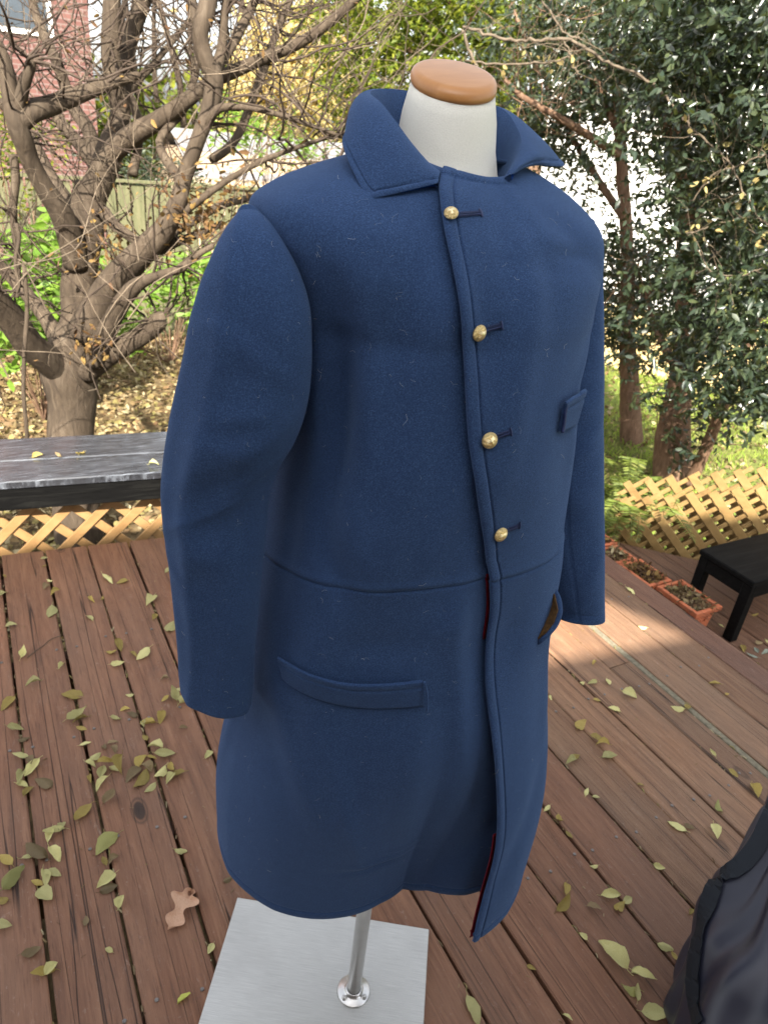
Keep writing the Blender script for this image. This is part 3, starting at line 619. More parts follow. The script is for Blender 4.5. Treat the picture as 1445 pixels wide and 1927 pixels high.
def hit(x, y, lift=0.):
    r = Vector(ray(x, y)); h, n, _, _ = bvh.ray_cast(Vector(EYE), r)
    if h is None: return None, None
    if n.dot(r) > 0: n = -n
    return np.array(h + n * lift), np.array(n)
# red lining peeping out behind the open edge, from the waist down
rows = [k for k, s in enumerate(srow) if s < -.25]
def strip_from_edge(name, rows, d_in, d_out, back, m):
    V = []; 
    for k in rows:
        p, q = G1[k, 0], G1[k, 8]; t = unit(q - p); n = Nn[k, 4]
        V += [p - t * d_out - n * back, p + t * .001 - n * (back + .0012), p + t * d_in - n * (back + .006)]
    n_ = len(rows); Fc = []
    for k in range(n_ - 1):
        for j in range(2): Fc.append((k * 3 + j, k * 3 + j + 1, k * 3 + 3 + j + 1, k * 3 + 3 + j))
    o = mesh_obj(name, V, Fc, m, coat); solid(o, .0012, 0); return o
z_ = lambda k: srow[k] + ZD
def edge_strip(lo, hi): return [k for k in range(len(srow)) if lo < G1[k, 0, 2] < hi]
strip_from_edge('red_lining', edge_strip(.49, .70), .03, .0006, .0048, MAT['lining'])
strip_from_edge('red_lining', edge_strip(.99, 1.085), .02, .0003, .0048, MAT['lining'])

# ---- sleeves
cs_ = random.Random(5); CR = [(cs_.uniform(.1, .95), cs_.uniform(0, 6.28), cs_.gauss(0, 9), cs_.uniform(.2, .5), cs_.uniform(.02, .09), cs_.uniform(.022, .055) * cs_.choice([-1, 1])) for _ in range(46)]
def sleeve(pairs, ridge, thick=.92):
    A = spline(pairs, 130); C, LR = [], []
    ce, la, de = [], [], []
    for lx, ly, rx, ry, d in A:
        p, q = at_depth(lx, ly, d), at_depth(rx, ry, d); ce.append((p + q) / 2); la.append((q - p) / 2)
    ce, la = np.array(ce), np.array(la); T = unit(np.gradient(ce, axis=0)); hw = np.linalg.norm(la, axis=1)
    S_ = unit(la); D_ = unit(np.cross(S_, T)); ang_ = np.linspace(0, 2 * np.pi, 96, endpoint=False)
    Ln = np.concatenate([[0], np.cumsum(np.linalg.norm(np.diff(ce, axis=0), axis=1))]); end = Ln[-1]
    V = []
    for k in range(len(ce)):
        c, s = np.cos(ang_), np.sin(ang_); n = 2.15; kk = (np.abs(c) ** n + np.abs(s) ** n) ** (-1 / n)
        h = hw[k]; dep = min(h * thick, .056) if h > .012 else h
        r = 1 + ridge(ang_, Ln[k] / end)
        for (t0, a0, sl_, wa, wt_, am) in CR: r = r + am * np.exp(-(((ang_ - a0 - sl_ * (Ln[k] / end - t0) + np.pi) % (2 * np.pi) - np.pi) / wa) ** 2 - ((Ln[k] / end - t0) / wt_) ** 2)
        g = -.035 * np.exp(-((end - Ln[k] - .016) / .0016) ** 2)
        r = r + g * np.ones_like(r)
        V.append(ce[k] + S_[k] * (h * c * kk * (1 + (r - 1) * np.abs(s)))[:, None] + D_[k] * (dep * s * kk * r)[:, None])
    return np.array(V), D_
def build_tube(name, V, m, parent, close_top=True):
    n, k = V.shape[:2]; i = np.arange(n - 1)[:, None] * k; j = np.arange(k)[None]; j2 = (j + 1) % k
    Q = np.stack([i + j, i + j2, i + k + j2, i + k + j], -1).reshape(-1, 4); o = fast_mesh(name, V.reshape(-1, 3), Q, m, parent)
    f = o.data.polygons[(n // 2) * k + 3]; c = V[n // 2].mean(0)
    if (np.array(f.center) - c) @ np.array(f.normal) < 0: o.data.flip_normals()
    solid(o, .005); return o
def rg1(a, t):
    return .075 * np.exp(-(((a - 2 * np.pi + 1.82 + .25 * t + np.pi) % (2 * np.pi) - np.pi) / .20) ** 2) + .03 * np.exp(-(((a - 2 * np.pi + 1.2 + np.pi) % (2 * np.pi) - np.pi) / .35) ** 2) - .07 * np.exp(-(((a - 2 * np.pi + 2.45 + np.pi) % (2 * np.pi) - np.pi) / .3) ** 2) * np.sin(np.pi * t) \
        + .016 * np.sin(a * 3 + t * 13) + .013 * np.sin(a * 2 - t * 21) + .02 * np.exp(-((t - .60) / .05) ** 2) * np.sin(a * 2 + 1)
PR = [(463, 391, 470, 386, .668), (444, 414, 494, 406, .655), (420, 448, 522, 436, .646), (398, 490, 549, 480, .642), (378, 535, 571, 530, .645), (362, 590, 584, 585, .655), (352, 645, 587, 640, .665), (340, 705, 586, 705, .68), (327, 765, 577, 770, .695), (314, 830, 556, 830, .71),
      (307, 890, 524, 885, .725), (308, 950, 507, 940, .74), (314, 1010, 501, 1000, .755), (322, 1080, 494, 1072, .775), (330, 1150, 487, 1145, .795), (337, 1220, 480, 1220, .82), (340, 1262, 476, 1292, .84), (343, 1285, 471, 1333, .85)]
SV, _ = sleeve(PR, rg1, .78); sl1 = build_tube('sleeve', SV, MAT['wool'], coat)
PL = [(1095, 408, 1119, 418, .80), (1075, 430, 1126, 446, .81), (1040, 500, 1132, 500, .83), (1015, 600, 1134, 600, .85), (1005, 700, 1134, 700, .87), (1000, 800, 1134, 800, .89), (1000, 900, 1134, 900, .91), (1005, 1000, 1135, 1000, .94), (1025, 1080, 1136, 1080, .96), (1040, 1135, 1137, 1142, .98), (1042, 1156, 1137, 1164, .985)]
SV2, _ = sleeve(PL, lambda a, t: .012 * np.sin(a * 3 + t * 12) - .05 * np.exp(-(((a + 1.75 + np.pi) % (2 * np.pi) - np.pi) / .03) ** 2) * (t > .5), .8); sl2 = build_tube('sleeve', SV2, MAT['wool'], coat)

# ---- collar: fold line and outer edge as the cloth stands
FOLD = [(829, 325, .678), (805, 304, .668), (775, 268, .664), (748, 230, .667), (722, 196, .678), (703, 180, .700), (708, 172, .728), (735, 169, .760), (780, 174, .785), (840, 184, .80), (900, 193, .80), (936, 203, .79), (952, 215, .775), (966, 238, .757), (975, 262, .737), (973, 288, .716), (962, 312, .699), (955, 328, .690)]
OUT = [(824, 346, .655), (770, 360, .645), (712, 374, .638), (697, 377, .640), (676, 338, .645), (656, 292, .655), (653, 264, .675), (680, 235, .74), (740, 245, .82), (840, 255, .86), (930, 255, .86), (985, 262, .845), (1012, 280, .825), (1036, 297, .805), (1057, 312, .785), (1034, 314, .760), (1008, 312, .735), (982, 317, .712), (962, 329, .695)]
nc_ = 120; Fo = spline([at_depth(*p) for p in FOLD], nc_); Ou = spline([at_depth(*p) for p in OUT], nc_)
NC = np.array([NX, NY, 1.46]); inn = Fo.copy(); inn[:, :2] = NC[:2] + (Fo[:, :2] - NC[:2]) * .88; inn[:, 2] = np.minimum(Fo[:, 2] - .012, 1.462)
rowsC = []
for t in np.linspace(0, 1, 7)[:-1]: rowsC.append(inn * (1 - t) + Fo * t)
outn = unit(Fo - NC - np.array([0, 0, 0])); outn[:, 2] = .25; outn = unit(outn)
for t in np.concatenate([np.linspace(0, .78, 12), np.linspace(.80, 1, 14)]):
    p = Fo * (1 - t) + Ou * t; ln_ = np.linalg.norm(Ou - Fo, axis=1)
    de = (1 - t) * ln_; b_ = .010 * np.sin(np.pi * np.clip(t, 0, 1) ** .6) - .0016 * np.exp(-((de - .0105) / .0011) ** 2) + .0012 * np.clip(1 - ((de - .004) / .005) ** 2, 0, 1)
    b_ = np.asarray(b_) * np.clip(ln_ / .035, 0, 1) ** 1.5 * np.ones(nc_)
    rowsC.append(p + outn * np.asarray(b_)[:, None] + outn * .003)
CV = np.array(rowsC); n, k = CV.shape[:2]
# groove along the two short front edges
i = np.arange(n - 1)[:, None] * k + np.arange(k - 1)[None]; Q = np.stack([i, i + 1, i + k + 1, i + k], -1).reshape(-1, 4)
col = fast_mesh('collar', CV.reshape(-1, 3), Q, MAT['wool'], coat)
col.data.materials.append(MAT['undercollar'])
f = col.data.polygons[12 * (k - 1) + 40]
if (np.array(f.center) - NC) @ np.array(f.normal) < 0: col.data.flip_normals()
sm_ = solid(col, .0058); sm_.material_offset = 1; sm_.use_even_offset = True
bv = col.modifiers.new('edge', 'BEVEL'); bv.width = .0014; bv.segments = 2; bv.limit_method = 'ANGLE'; bv.angle_limit = 1.0

# ---- pocket welts and chest pocket
def welt(name, top, bot, t_top, t_bot, nx=60, stitch=.011, ends=True):
    T_, B_ = spline(top, nx), spline(bot, nx); rowsW = []
    tt = np.concatenate([np.linspace(0, .12, 5), np.linspace(.16, .9, 16), [.94, .97, 1]])
    for t in tt:
        r = []; ref = None
        for a, b in zip(T_, B_):
            x, y = a * (1 - t) + b * t; h, n = hit(x, y)
            if h is not None and ref is not None and np.linalg.norm(h - ref) > .03: h = None
            if h is None: h = r[-1] if r else at_depth(x, y, .8); n = np.array([-.4, -.8, .2])
            lf = t_top * (1 - t) + t_bot * t; wd = .03
            de = t * wd
            lf = lf - .0013 * math.exp(-((de - .008) / .0011) ** 2) - .003 * (1 - min(1, (t / .05))) ** 2 - .0035 * (max(0, (t - .94) / .06)) ** 2
            r.append(h + n * lf); ref = r[-1]
        rowsW.append(r)
    V = np.array(rowsW)
    for k_ in range(1, V.shape[1] - 1): pass
    V[:, 1:-1] = .25 * V[:, :-2] + .5 * V[:, 1:-1] + .25 * V[:, 2:]
    n, k = V.shape[:2]; i = np.arange(n - 1)[:, None] * k + np.arange(k - 1)[None]; Q = np.stack([i, i + 1, i + k + 1, i + k], -1).reshape(-1, 4)
    o = fast_mesh(name, V.reshape(-1, 3), Q, MAT['wool'], coat)
    f = o.data.polygons[(n // 2) * (k - 1) + k // 2]
    if (EYE - np.array(f.center)) @ np.array(f.normal) < 0: o.data.flip_normals()
    solid(o, .004); b_ = o.modifiers.new('edge', 'BEVEL'); b_.width = .001; b_.segments = 2; b_.limit_method = 'ANGLE'; b_.angle_limit = 1.0
    return o
welt('pocket_welt', [(534, 1230), (556, 1243), (590, 1260), (640, 1274), (700, 1278), (755, 1275), (790, 1271)], [(537, 1277), (556, 1292), (590, 1309), (640, 1324), (700, 1330), (755, 1329), (796, 1326)], .0115, .0050)
welt('chest_pocket', [(1052, 754), (1064, 745), (1077, 738), (1081, 734), (1089, 729)], [(1047, 812), (1055, 811), (1062, 808), (1069, 805), (1078, 800)], .0095, .0045, 30)
def dark_tube(name, pts, r, m, lift=.003):
    P = [hit(x, y, lift)[0] for x, y in pts]; P = [p for p in P if p is not None]
    return tube(name, spline(P, 14), r, m, coat, 8)
dark_tube('pocket_end_tube', [(1055, 755), (1051, 775), (1049, 795), (1046, 812)], .0019, MAT['thread'], .007)  # dark tube stands in for the shade in the pocket's end slot
dark_tube('pocket_end_tube', [(793, 1272), (796, 1290), (797, 1308), (796, 1327)], .0014, MAT['wool'], .012)
# left hip pocket standing open on its gold quilted lining
wp = [(1032, 1098, .905), (1043, 1112, .895), (1050, 1133, .888), (1051, 1154, .885), (1043, 1175, .885), (1031, 1190, .883), (1018, 1203, .885), (1012, 1212, .889)]
tube('open_pocket_welt', spline([at_depth(*p) for p in wp], 40), np.concatenate([np.linspace(.002, .0042, 10), np.full(24, .0045), np.linspace(.0042, .0015, 6)]), MAT['wool'], coat, 12)
pl = [at_depth(p[0], p[1], p[2] - .014) for p in ((1031, 1104, .905), (1043, 1120, .897), (1049, 1148, .892), (1041, 1172, .892), (1027, 1190, .892), (1012, 1203, .895), (1010, 1180, .90), (1013, 1150, .905), (1018, 1125, .91))]
cc = sum(pl) / len(pl); V = [cc + np.array([.02, .03, 0])] + pl; o = mesh_obj('pocket_lining', V, [(0, j + 1, (j + 1) % len(pl) + 1) for j in range(len(pl))], MAT['pocketlining'], coat); solid(o, .002, 0)

# ---- buttons with an embossed spread eagle, and worked buttonholes
def button_mesh():
    bm = bmesh.new(); R_ = .0082; n = 40; prof = [(.0, .0048)]
    prof = [(R_ * .12, .0050), (R_ * .3, .0048), (R_ * .5, .0044), (R_ * .7, .0037), (R_ * .86, .0028), (R_ * .95, .0019), (R_, .0009), (R_ * .97, .0), (R_ * .5, -.0006), (R_ * .3, -.003)]
    rg = [[bm.verts.new((r * math.cos(t), r * math.sin(t), z)) for t in np.linspace(0, 2 * math.pi, n, endpoint=False)] for r, z in prof]
    for a, b in zip(rg, rg[1:]):
        for j in range(n): bm.faces.new((b[j], b[(j + 1) % n], a[(j + 1) % n], a[j]))
    bm.faces.new(rg[0])
    return bm
bb = button_mesh(); bme = bpy.data.meshes.new('button'); bb.to_mesh(bme); bb.free(); bme.materials.append(MAT['brass'])
bme.polygons.foreach_set('use_smooth', [True] * len(bme.polygons))
def emblem_mesh():
    lst = []; dome = lambda x, y: .0050 - 34 * (x * x + y * y) ** 1.0 * .95 + .0001
    def arc(pts, r): lst.append((np.array([(x * .001, y * .001, dome(x * .001, y * .001)) for x, y in pts]), np.array(r) * .001))
    for s in (-1, 1):                                       # wings of three feathers each
        arc([(.6 * s, .6), (2.2 * s, 2.6), (4.0 * s, 3.6)], [.8, .7, .4]); arc([(.6 * s, .2), (2.6 * s, 1.4), (4.9 * s, 1.9)], [.75, .65, .4]); arc([(.6 * s, -.2), (2.6 * s, .3), (5.0 * s, .3)], [.7, .6, .3])
        arc([(.4 * s, -1.6), (1.6 * s, -3.0), (3.2 * s, -3.6)], [.3, .3, .2])
    arc([(0, -2.2), (0, 0), (0, 1.8)], [.6, 1.0, .6]); arc([(0, 1.6), (.5, 2.8), (1.3, 3.0)], [.6, .6, .2]); arc([(0, -2), (-.5, -3.4), (-.9, -4.6)], [.6, .6, .3]); arc([(0, -2), (.5, -3.4), (.9, -4.6)], [.6, .6, .3])
    return lst
def place(o, p, n, up=(0, 0, 1), roll=0):
    z = Vector(n).normalized(); x = Vector(up).cross(z).normalized(); y = z.cross(x)
    o.matrix_basis = Matrix.Translation(Vector(p)) @ (Matrix((x, y, z)).transposed() @ Matrix.Rotation(roll, 3, 'Z')).to_4x4()
BT = [((848, 406), (903, 402), .80, (-.35, 0)), ((897, 625), (943, 612), .94, (0, -.2)), ((918, 827), (960, 812), 1., (0, 0)), ((938, 1003), (976, 988), 1., (0, 0))]
eme = None
for (bp_, ep, sc_, tl), rl in zip(BT, (.4, -.2, .5, .1)):
    p, n = hit(*bp_, 0); n = np.array(n) + rightv[0] * tl[0] * np.array([1, -.6, 0]) + np.array([0, 0, tl[1]]); n /= np.linalg.norm(n)
    b = bpy.data.objects.new('button', bme); link(b); place(b, p + n * .003, n, roll=rl); b.scale = (sc_, sc_, sc_); par(b, coat)
    if eme is None: e = tubes('eagle_emblem', emblem_mesh(), MAT['brass2'], None, 6); eme = e.data
    else: e = bpy.data.objects.new('eagle_emblem', eme); link(e)
    e.matrix_basis = b.matrix_basis.copy(); par(e, b)
    q, n2 = hit(*ep, .0012); p1, _ = hit(*bp_, .0012); lst = []; dv = q - p1; ln2 = np.linalg.norm(dv); dv /= ln2; sd = np.cross(n2, dv)
    k = 20
    for s in (-1, 1):
        lst.append((np.array([p1 + dv * t + sd * .0009 * s for t in np.linspace(0, ln2, 8)]), .0006))
        for t in np.linspace(.004, ln2, k): lst.append((np.array([p1 + dv * t + sd * .0006 * s, p1 + dv * (t + .0004) + sd * .0015 * s + n2 * .0007, p1 + dv * (t + .0006) + sd * .0025 * s - n2 * .0004]), .00042))
    lst.append((np.array([q + sd * .0040, q + n2 * .0010, q - sd * .0040]), .0011))
    tubes('buttonhole', lst, MAT['thread'], coat, 5)

# ---- lint and stray hairs on the cloth
lst = []
allV = [(torso, G1.reshape(-1, 3), Nn.reshape(-1, 3))]
for _ in range(230):
    x, y = rnd.uniform(440, 1100), rnd.uniform(330, 1740); h, n = hit(x, y, .0008)
    if h is None or (h[2] < 1.44 and x < 590 and y < 1340): continue
    t = np.array([rnd.gauss(0, 1) for _ in range(3)]); t -= n * (t @ n); t /= np.linalg.norm(t); s = np.cross(n, t); ln_ = rnd.uniform(.002, .007) * (1.6 if rnd.random() < .12 else 1)
    cv = rnd.uniform(-.8, .8) * ln_; lst.append((np.array([h, h + t * ln_ * .4 + s * cv * .5 + n * .0005, h + t * ln_ + s * cv * .2 + n * .0012]), rnd.choice([.00004, .00006, .0001])))
for k in range(120):
    a, b = rnd.randrange(12, 125), rnd.randrange(96); p = SV[a, b]; n = unit(p - SV[a].mean(0))
    t = np.array([rnd.gauss(0, 1) for _ in range(3)]); t -= n * (t @ n); t /= np.linalg.norm(t); ln_ = rnd.uniform(.002, .006); s = np.cross(n, t)
    lst.append((np.array([p + n * .0006, p + n * .001 + t * ln_ * .5 + s * ln_ * .3, p + n * .0016 + t * ln_]), rnd.choice([.00004, .00006, .00009])))
tag(tubes('lint', lst, MAT['lint'], coat), kind='stuff')
tp, tn = hit(944, 1530, .002); q = [at_depth(931, 1553, .0 + proj(G1[12, 0])[2])] 
thr = [at_depth(x, y, 1.115) for x, y in ((933, 1552), (930, 1562), (924, 1571), (914, 1577))]
tube('loose_thread', spline(thr, 10), .0006, MAT['lint'], coat, 5)
# ------------------------------------------------------------------ bag on the deck at the lower right
bag = tag(empty('bag', (1.42, .22, 0)), 'slumped dark navy nylon bag with black webbing straps at the edge of the deck', 'bag')
na_, nz_ = 160, 80; V = []
SIL = np.array([(.0, 1262, 1868, .270), (.03, 1257, 1851, .285), (.08, 1270, 1806, .290), (.12, 1286, 1767, .285), (.17, 1305, 1722, .275), (.22, 1323, 1672, .262), (.26, 1345, 1641, .245), (.30, 1388, 1614, .215), (.34, 1424, 1551, .180), (.37, 1448, 1508, .140), (.385, 1475, 1490, .08), (.39, 1500, 1485, .004)])
SI = spline(SIL, nz_)
for k, (z, sx_, sy_, R0) in enumerate(SI):
    t = k / (nz_ - 1); p = ground(sx_, sy_, z); c = p[:2] + np.array([.36, -.93]) * R0
    for j in range(na_):
        a = 2 * math.pi * j / na_
        f = (.020 * abs(math.sin(3.5 * a + .8)) * t ** .7 + .008 * math.sin(11 * a + 3 * t) * t + .006 * math.sin(19 * a - 5 * t + math.sin(3 * a)) + .010 * math.sin(4 * a + 9 * t)) * min(1, R0 / .15) - .016
        V.append((c[0] + (R0 + f) * math.cos(a), c[1] + (R0 + f) * math.sin(a), z + .012 * math.sin(2 * a + 1) * t))
V.append((c[0], c[1], .392)); Fc = []
for i in range(nz_ - 1):
    for j in range(na_): Fc.append((i * na_ + j, i * na_ + (j + 1) % na_, (i + 1) * na_ + (j + 1) % na_, (i + 1) * na_ + j))
Fc.append(tuple(range(na_))[::-1]); Fc += [((nz_ - 1) * na_ + j, (nz_ - 1) * na_ + (j + 1) % na_, nz_ * na_) for j in range(na_)]
body_ = mesh_obj('body', V, Fc, MAT['nylon'], bag)
bbvh = BVHTree.FromPolygons([Vector(v) for v in V], Fc)
def bag_strap(pts, w):
    P = spline(np.array(pts, float), 60); V, ok_ = [], []
    for k, (x, y) in enumerate(P):
        r = Vector(ray(x, y)); h, n, _, _ = bbvh.ray_cast(Vector(EYE), r)
        if h is None:
            h, n, _, _ = bbvh.find_nearest(Vector(EYE) + r * 1.72)
        if n.dot(r) > 0: n = -n
        ok_.append((np.array(h), np.array(n)))
    C_ = np.array([o[0] for o in ok_]); C_[1:-1] = .25 * C_[:-2] + .5 * C_[1:-1] + .25 * C_[2:]; T_ = unit(np.gradient(C_, axis=0))
    for (c, n), p, t in zip(ok_, C_, T_):
        s = unit(np.cross(n, t)); V += [p - s * w / 2 + n * .0045, p + n * .0055, p + s * w / 2 + n * .0045]
    Fq = [(k * 3 + j, k * 3 + j + 1, k * 3 + 4 + j, k * 3 + 3 + j) for k in range(len(P) - 1) for j in range(2)]
    o = mesh_obj('strap', V, Fq, MAT['webbing'], bag, False); solid(o, .002, 0)
bag_strap([(1462, 1512), (1446, 1545), (1424, 1592), (1392, 1630), (1354, 1655), (1336, 1692), (1320, 1750), (1309, 1800), (1305, 1850), (1309, 1900), (1316, 1930)], .032)

# ------------------------------------------------------------------ crape myrtle
TY = 4.3
myr = tag(empty('crape_myrtle', (.36, TY, GZ)), 'bare many-limbed crape myrtle with smooth brown bark beyond the black bench', 'tree')
LIMBS = [  # (px, py, radius in px, offset in depth)
 ('trunk', [(150, 1060, 44, 0), (142, 950, 42, 0), (137, 830, 41, 0), (134, 760, 43, 0), (132, 705, 50, 0), (146, 650, 45, 0), (153, 600, 38, 0), (152, 540, 33, 0), (155, 470, 31, 0), (165, 410, 33, 0), (176, 350, 29, 0)]),
 ('limb', [(172, 372, 27, 0), (196, 318, 25, .0), (213, 272, 24, .05), (226, 215, 19, .1), (218, 160, 18, .1), (209, 95, 18, .1), (209, 40, 17, .1), (216, -40, 15, .1)]),
 ('limb', [(205, 290, 20, 0), (250, 256, 19, -.1), (300, 226, 16, -.2), (345, 192, 14, -.3), (388, 162, 12, -.35), (430, 140, 12, -.4), (485, 114, 11, -.5), (560, 82, 10, -.6), (620, 42, 9, -.7), (690, -20, 7, -.8)]),
 ('limb', [(188, 330, 16, .1), (168, 250, 13, .2), (142, 205, 12, .3), (122, 160, 11, .4), (106, 112, 10, .4), (70, 35, 8, .5), (55, -30, 7, .5)]),
 ('limb', [(222, 240, 14, .1), (236, 190, 13, .2), (238, 130, 13, .25), (246, 70, 14, .3), (262, 28, 15, .3), (285, -30, 12, .3)]),
 ('limb', [(146, 500, 24, -.05), (118, 410, 22, -.15), (84, 350, 18, -.2), (56, 300, 17, -.25), (38, 245, 19, -.3), (22, 190, 16, -.3), (6, 110, 13, -.3), (-20, 60, 11, -.3)]),
 ('limb', [(36, 232, 19, -.3), (58, 214, 19, -.3), (92, 200, 18, -.25), (145, 178, 15, -.2), (205, 160, 11, -.15), (262, 142, 7, -.1)]),
 ('limb', [(30, 215, 13, -.3), (45, 165, 11, -.35), (60, 120, 9, -.4), (52, 108, 8, -.4)]),
 ('limb', [(160, 630, 34, -.1), (196, 562, 30, -.2), (238, 508, 27, -.35), (282, 458, 23, -.5), (312, 428, 20, -.55), (336, 380, 16, -.6), (346, 335, 15, -.6), (374, 262, 14, -.65), (394, 205, 16, -.65), (402, 150, 18, -.65), (386, 105, 16, -.65), (375, 58, 16, -.65), (390, 18, 17, -.65), (402, -40, 15, -.65)]),
 ('limb', [(404, 140, 12, -.65), (418, 85, 9, -.6), (424, 20, 8, -.6), (428, -30, 7, -.6)]),
 ('limb', [(410, 128, 9, -.6), (446, 68, 9, -.5), (478, 5, 8, -.4), (490, -30, 7, -.4)]),
 ('limb', [(176, 680, 22, -.2), (208, 610, 17, -.35), (248, 546, 15, -.5), (286, 522, 9, -.6), (340, 506, 8, -.7), (372, 480, 6, -.75), (402, 462, 5, -.8)]),
 ('limb', [(160, 700, 24, -.1), (200, 672, 21, -.2), (242, 646, 19, -.3), (278, 622, 18, -.38), (300, 605, 17, -.42), (309, 600, 14, -.43)]),
 ('limb', [(128, 712, 30, 0), (92, 680, 28, -.1), (56, 645, 27, -.2), (18, 598, 26, -.3), (-25, 540, 24, -.4)]),
 ('limb', [(116, 660, 18, .1), (90, 605, 14, .2), (62, 565, 13, .3), (22, 522, 12, .4), (-10, 490, 11, .4)]),
 ('limb', [(200, 330, 14, .1), (172, 300, 13, .2), (150, 270, 12, .3), (118, 235, 11, .4), (96, 190, 9, .5)]),
 ('limb', [(150, 420, 16, .1), (120, 370, 13, .25), (90, 320, 12, .35), (60, 262, 10, .45), (20, 210, 9, .5), (-20, 180, 8, .5)]),
 ('limb', [(25, 290, 8, -.1), (30, 340, 8, -.1), (26, 400, 7, -.1), (32, 470, 6, -.1), (36, 540, 5, -.1)]),
 ('limb', [(420, 420, 6, -.5), (380, 438, 7, -.5), (335, 455, 8, -.5), (290, 470, 9, -.45), (225, 430, 10, -.3), (196, 400, 12, -.1)]),
 ('limb', [(355, 300, 7, -.6), (400, 215, 8, -.7), (450, 201, 6, -.8), (520, 214, 5, -.9), (590, 238, 4, -1.), (655, 262, 3, -1.)]),
 ('limb', [(345, 400, 8, -.6), (420, 345, 6, -.7), (500, 300, 5, -.8), (580, 270, 4, -.9), (650, 250, 3, -1.)]),
 ('limb', [(400, 300, 9, -.4), (445, 260, 8, -.3), (490, 150, 8, -.2), (520, 60, 7, -.1), (560, -30, 6, 0)]),
 ('limb', [(345, 345, 10, -.5), (300, 270, 8, -.3), (350, 200, 7, -.2), (372, 100, 8, -.1), (362, 0, 9, 0), (360, -40, 8, 0)]),
 ('limb', [(250, 330, 9, -.1), (262, 250, 8, 0), (250, 190, 8, .1), (240, 175, 8, .2), (290, 120, 6, .3), (340, 60, 5, .4), (400, -20, 5, .4)]),
 ('limb', [(300, 455, 7, -.4), (360, 420, 7, -.3), (420, 385, 7, -.2), (470, 372, 6, -.1), (560, 330, 6, 0), (640, 300, 5, .1)]),
]
def limb_pts(L_, Y0, mode=None):
    P, R_ = [], []
    for x, y, r, dz in L_:
        p = atY(x, y, Y0 + dz); _, _, d = proj(p); P.append(p); R_.append(r * d / F)
    n = max(12, len(L_) * 5); A = spline(np.concatenate([np.array(P), np.array(R_)[:, None]], 1), n); return A[:, :3], np.maximum(A[:, 3], .003)
limb_data = []
for nm, L_ in LIMBS:
    P, R_ = limb_pts(L_, TY); P = P + .004 * np.stack([np.sin(np.arange(len(P)) * .45), np.cos(np.arange(len(P)) * .37), np.sin(np.arange(len(P)) * .3)], -1) * (R_[:, None] / .05)
    if nm == 'trunk': R_ = R_ * 1.0
    tube(nm, P, R_, MAT['bark'], myr, 20, True, .008); limb_data.append((P, R_))
def grow(seeds, n_len, step, r0, jit, trop, mx):
    out = []
    for p, d in seeds:
        p = np.array(p, float); d = unit(np.array(d, float)); c = [p.copy()]; n = rnd.randint(*n_len); r = rnd.uniform(*r0)
        for _ in range(n):
            d = unit(d + np.array([rnd.gauss(0, jit) for _ in range(3)]) + trop); p = p + d * step * rnd.uniform(.7, 1.3); c.append(p.copy())
        out.append((np.array(c), np.linspace(r, r * .25, len(c))))
    return out
seeds = []
for P, R_ in limb_data[1:]:
    for _ in range(int(15)):
        k = rnd.randrange(len(P) // 2, len(P)); d = np.array([rnd.gauss(0, 1), rnd.gauss(0, .8), rnd.gauss(.35, .7)])
        if P[k][2] < .45 and rnd.random() < .7: continue
        seeds.append((P[k], d))
A_ = grow(seeds, (6, 14), .075, (.0028, .0075), .28, np.array([.02, 0, .05]), 0)
seeds2 = []
for P, r in A_:
    for _ in range(2):
        k = rnd.randrange(1, len(P)); seeds2.append((P[k], unit(P[k] - P[k - 1]) + np.array([rnd.gauss(0, .7) for _ in range(3)])))
B_ = grow(seeds2, (5, 10), .05, (.0012, .0026), .25, np.array([0, 0, .03]), 0)
tag(tubes('twigs', A_, MAT['twig'], myr, 5), kind='stuff')
tag(tubes('fine_twigs', B_, MAT['twig2'], myr, 3), kind='stuff')
ends = np.array([P[-1] for P, r in B_ + A_]); ends = ends[nr.random(len(ends)) < .22]
dl = []
c0 = atY(378, 395, TY - .6)
for _ in range(420): dl.append(c0 + np.array([rnd.gauss(0, .11), rnd.gauss(0, .1), rnd.gauss(0, .10)]))
c0 = atY(215, 470, TY - .2)
for _ in range(160): dl.append(c0 + np.array([rnd.gauss(0, .10), rnd.gauss(0, .1), rnd.gauss(0, .07)]))
c0 = atY(175, 645, TY - .35)
for _ in range(60): dl.append(c0 + np.array([rnd.gauss(0, .05), rnd.gauss(0, .05), rnd.gauss(0, .05)]))
P = np.concatenate([ends, np.array(dl)]); tag(leaf_cloud('dead_leaves', P, nr.normal(size=(len(P), 3)) + [0, 0, -.5], nr.uniform(.02, .05, len(P)), MAT['dried'], myr), kind='stuff')
# long pale whips crossing in front
wh = []
for _ in range(16):
    x, y = rnd.uniform(-20, 330), rnd.uniform(480, 720); p = atY(x, y, TY - rnd.uniform(.4, 1.)); wh.append((p, (rnd.gauss(.3, .8), rnd.gauss(0, .3), rnd.uniform(.2, 1.4))))
for _ in range(60):
    x, y = rnd.uniform(330, 700), rnd.uniform(90, 420); p = atY(x, y, TY + rnd.uniform(-.9, .8)); wh.append((p, (rnd.gauss(.8, .6), rnd.gauss(0, .3), rnd.gauss(.5, .4))))
tag(tubes('whips', grow(wh, (8, 16), .085, (.0018, .0045), .13, np.array([0, 0, .03]), 0), MAT['twig2'], myr, 4), kind='stuff')
for (x, y0, y1, r) in ((48, 900, 500, 5), (33, 560, 420, 4)):
    P_ = spline([atY(x + 4 * math.sin(k * 2), y0 + (y1 - y0) * k / 5, TY - .7) for k in range(6)], 16); tube('sucker', P_, r * 2.6 / F, MAT['bark'], myr, 8)

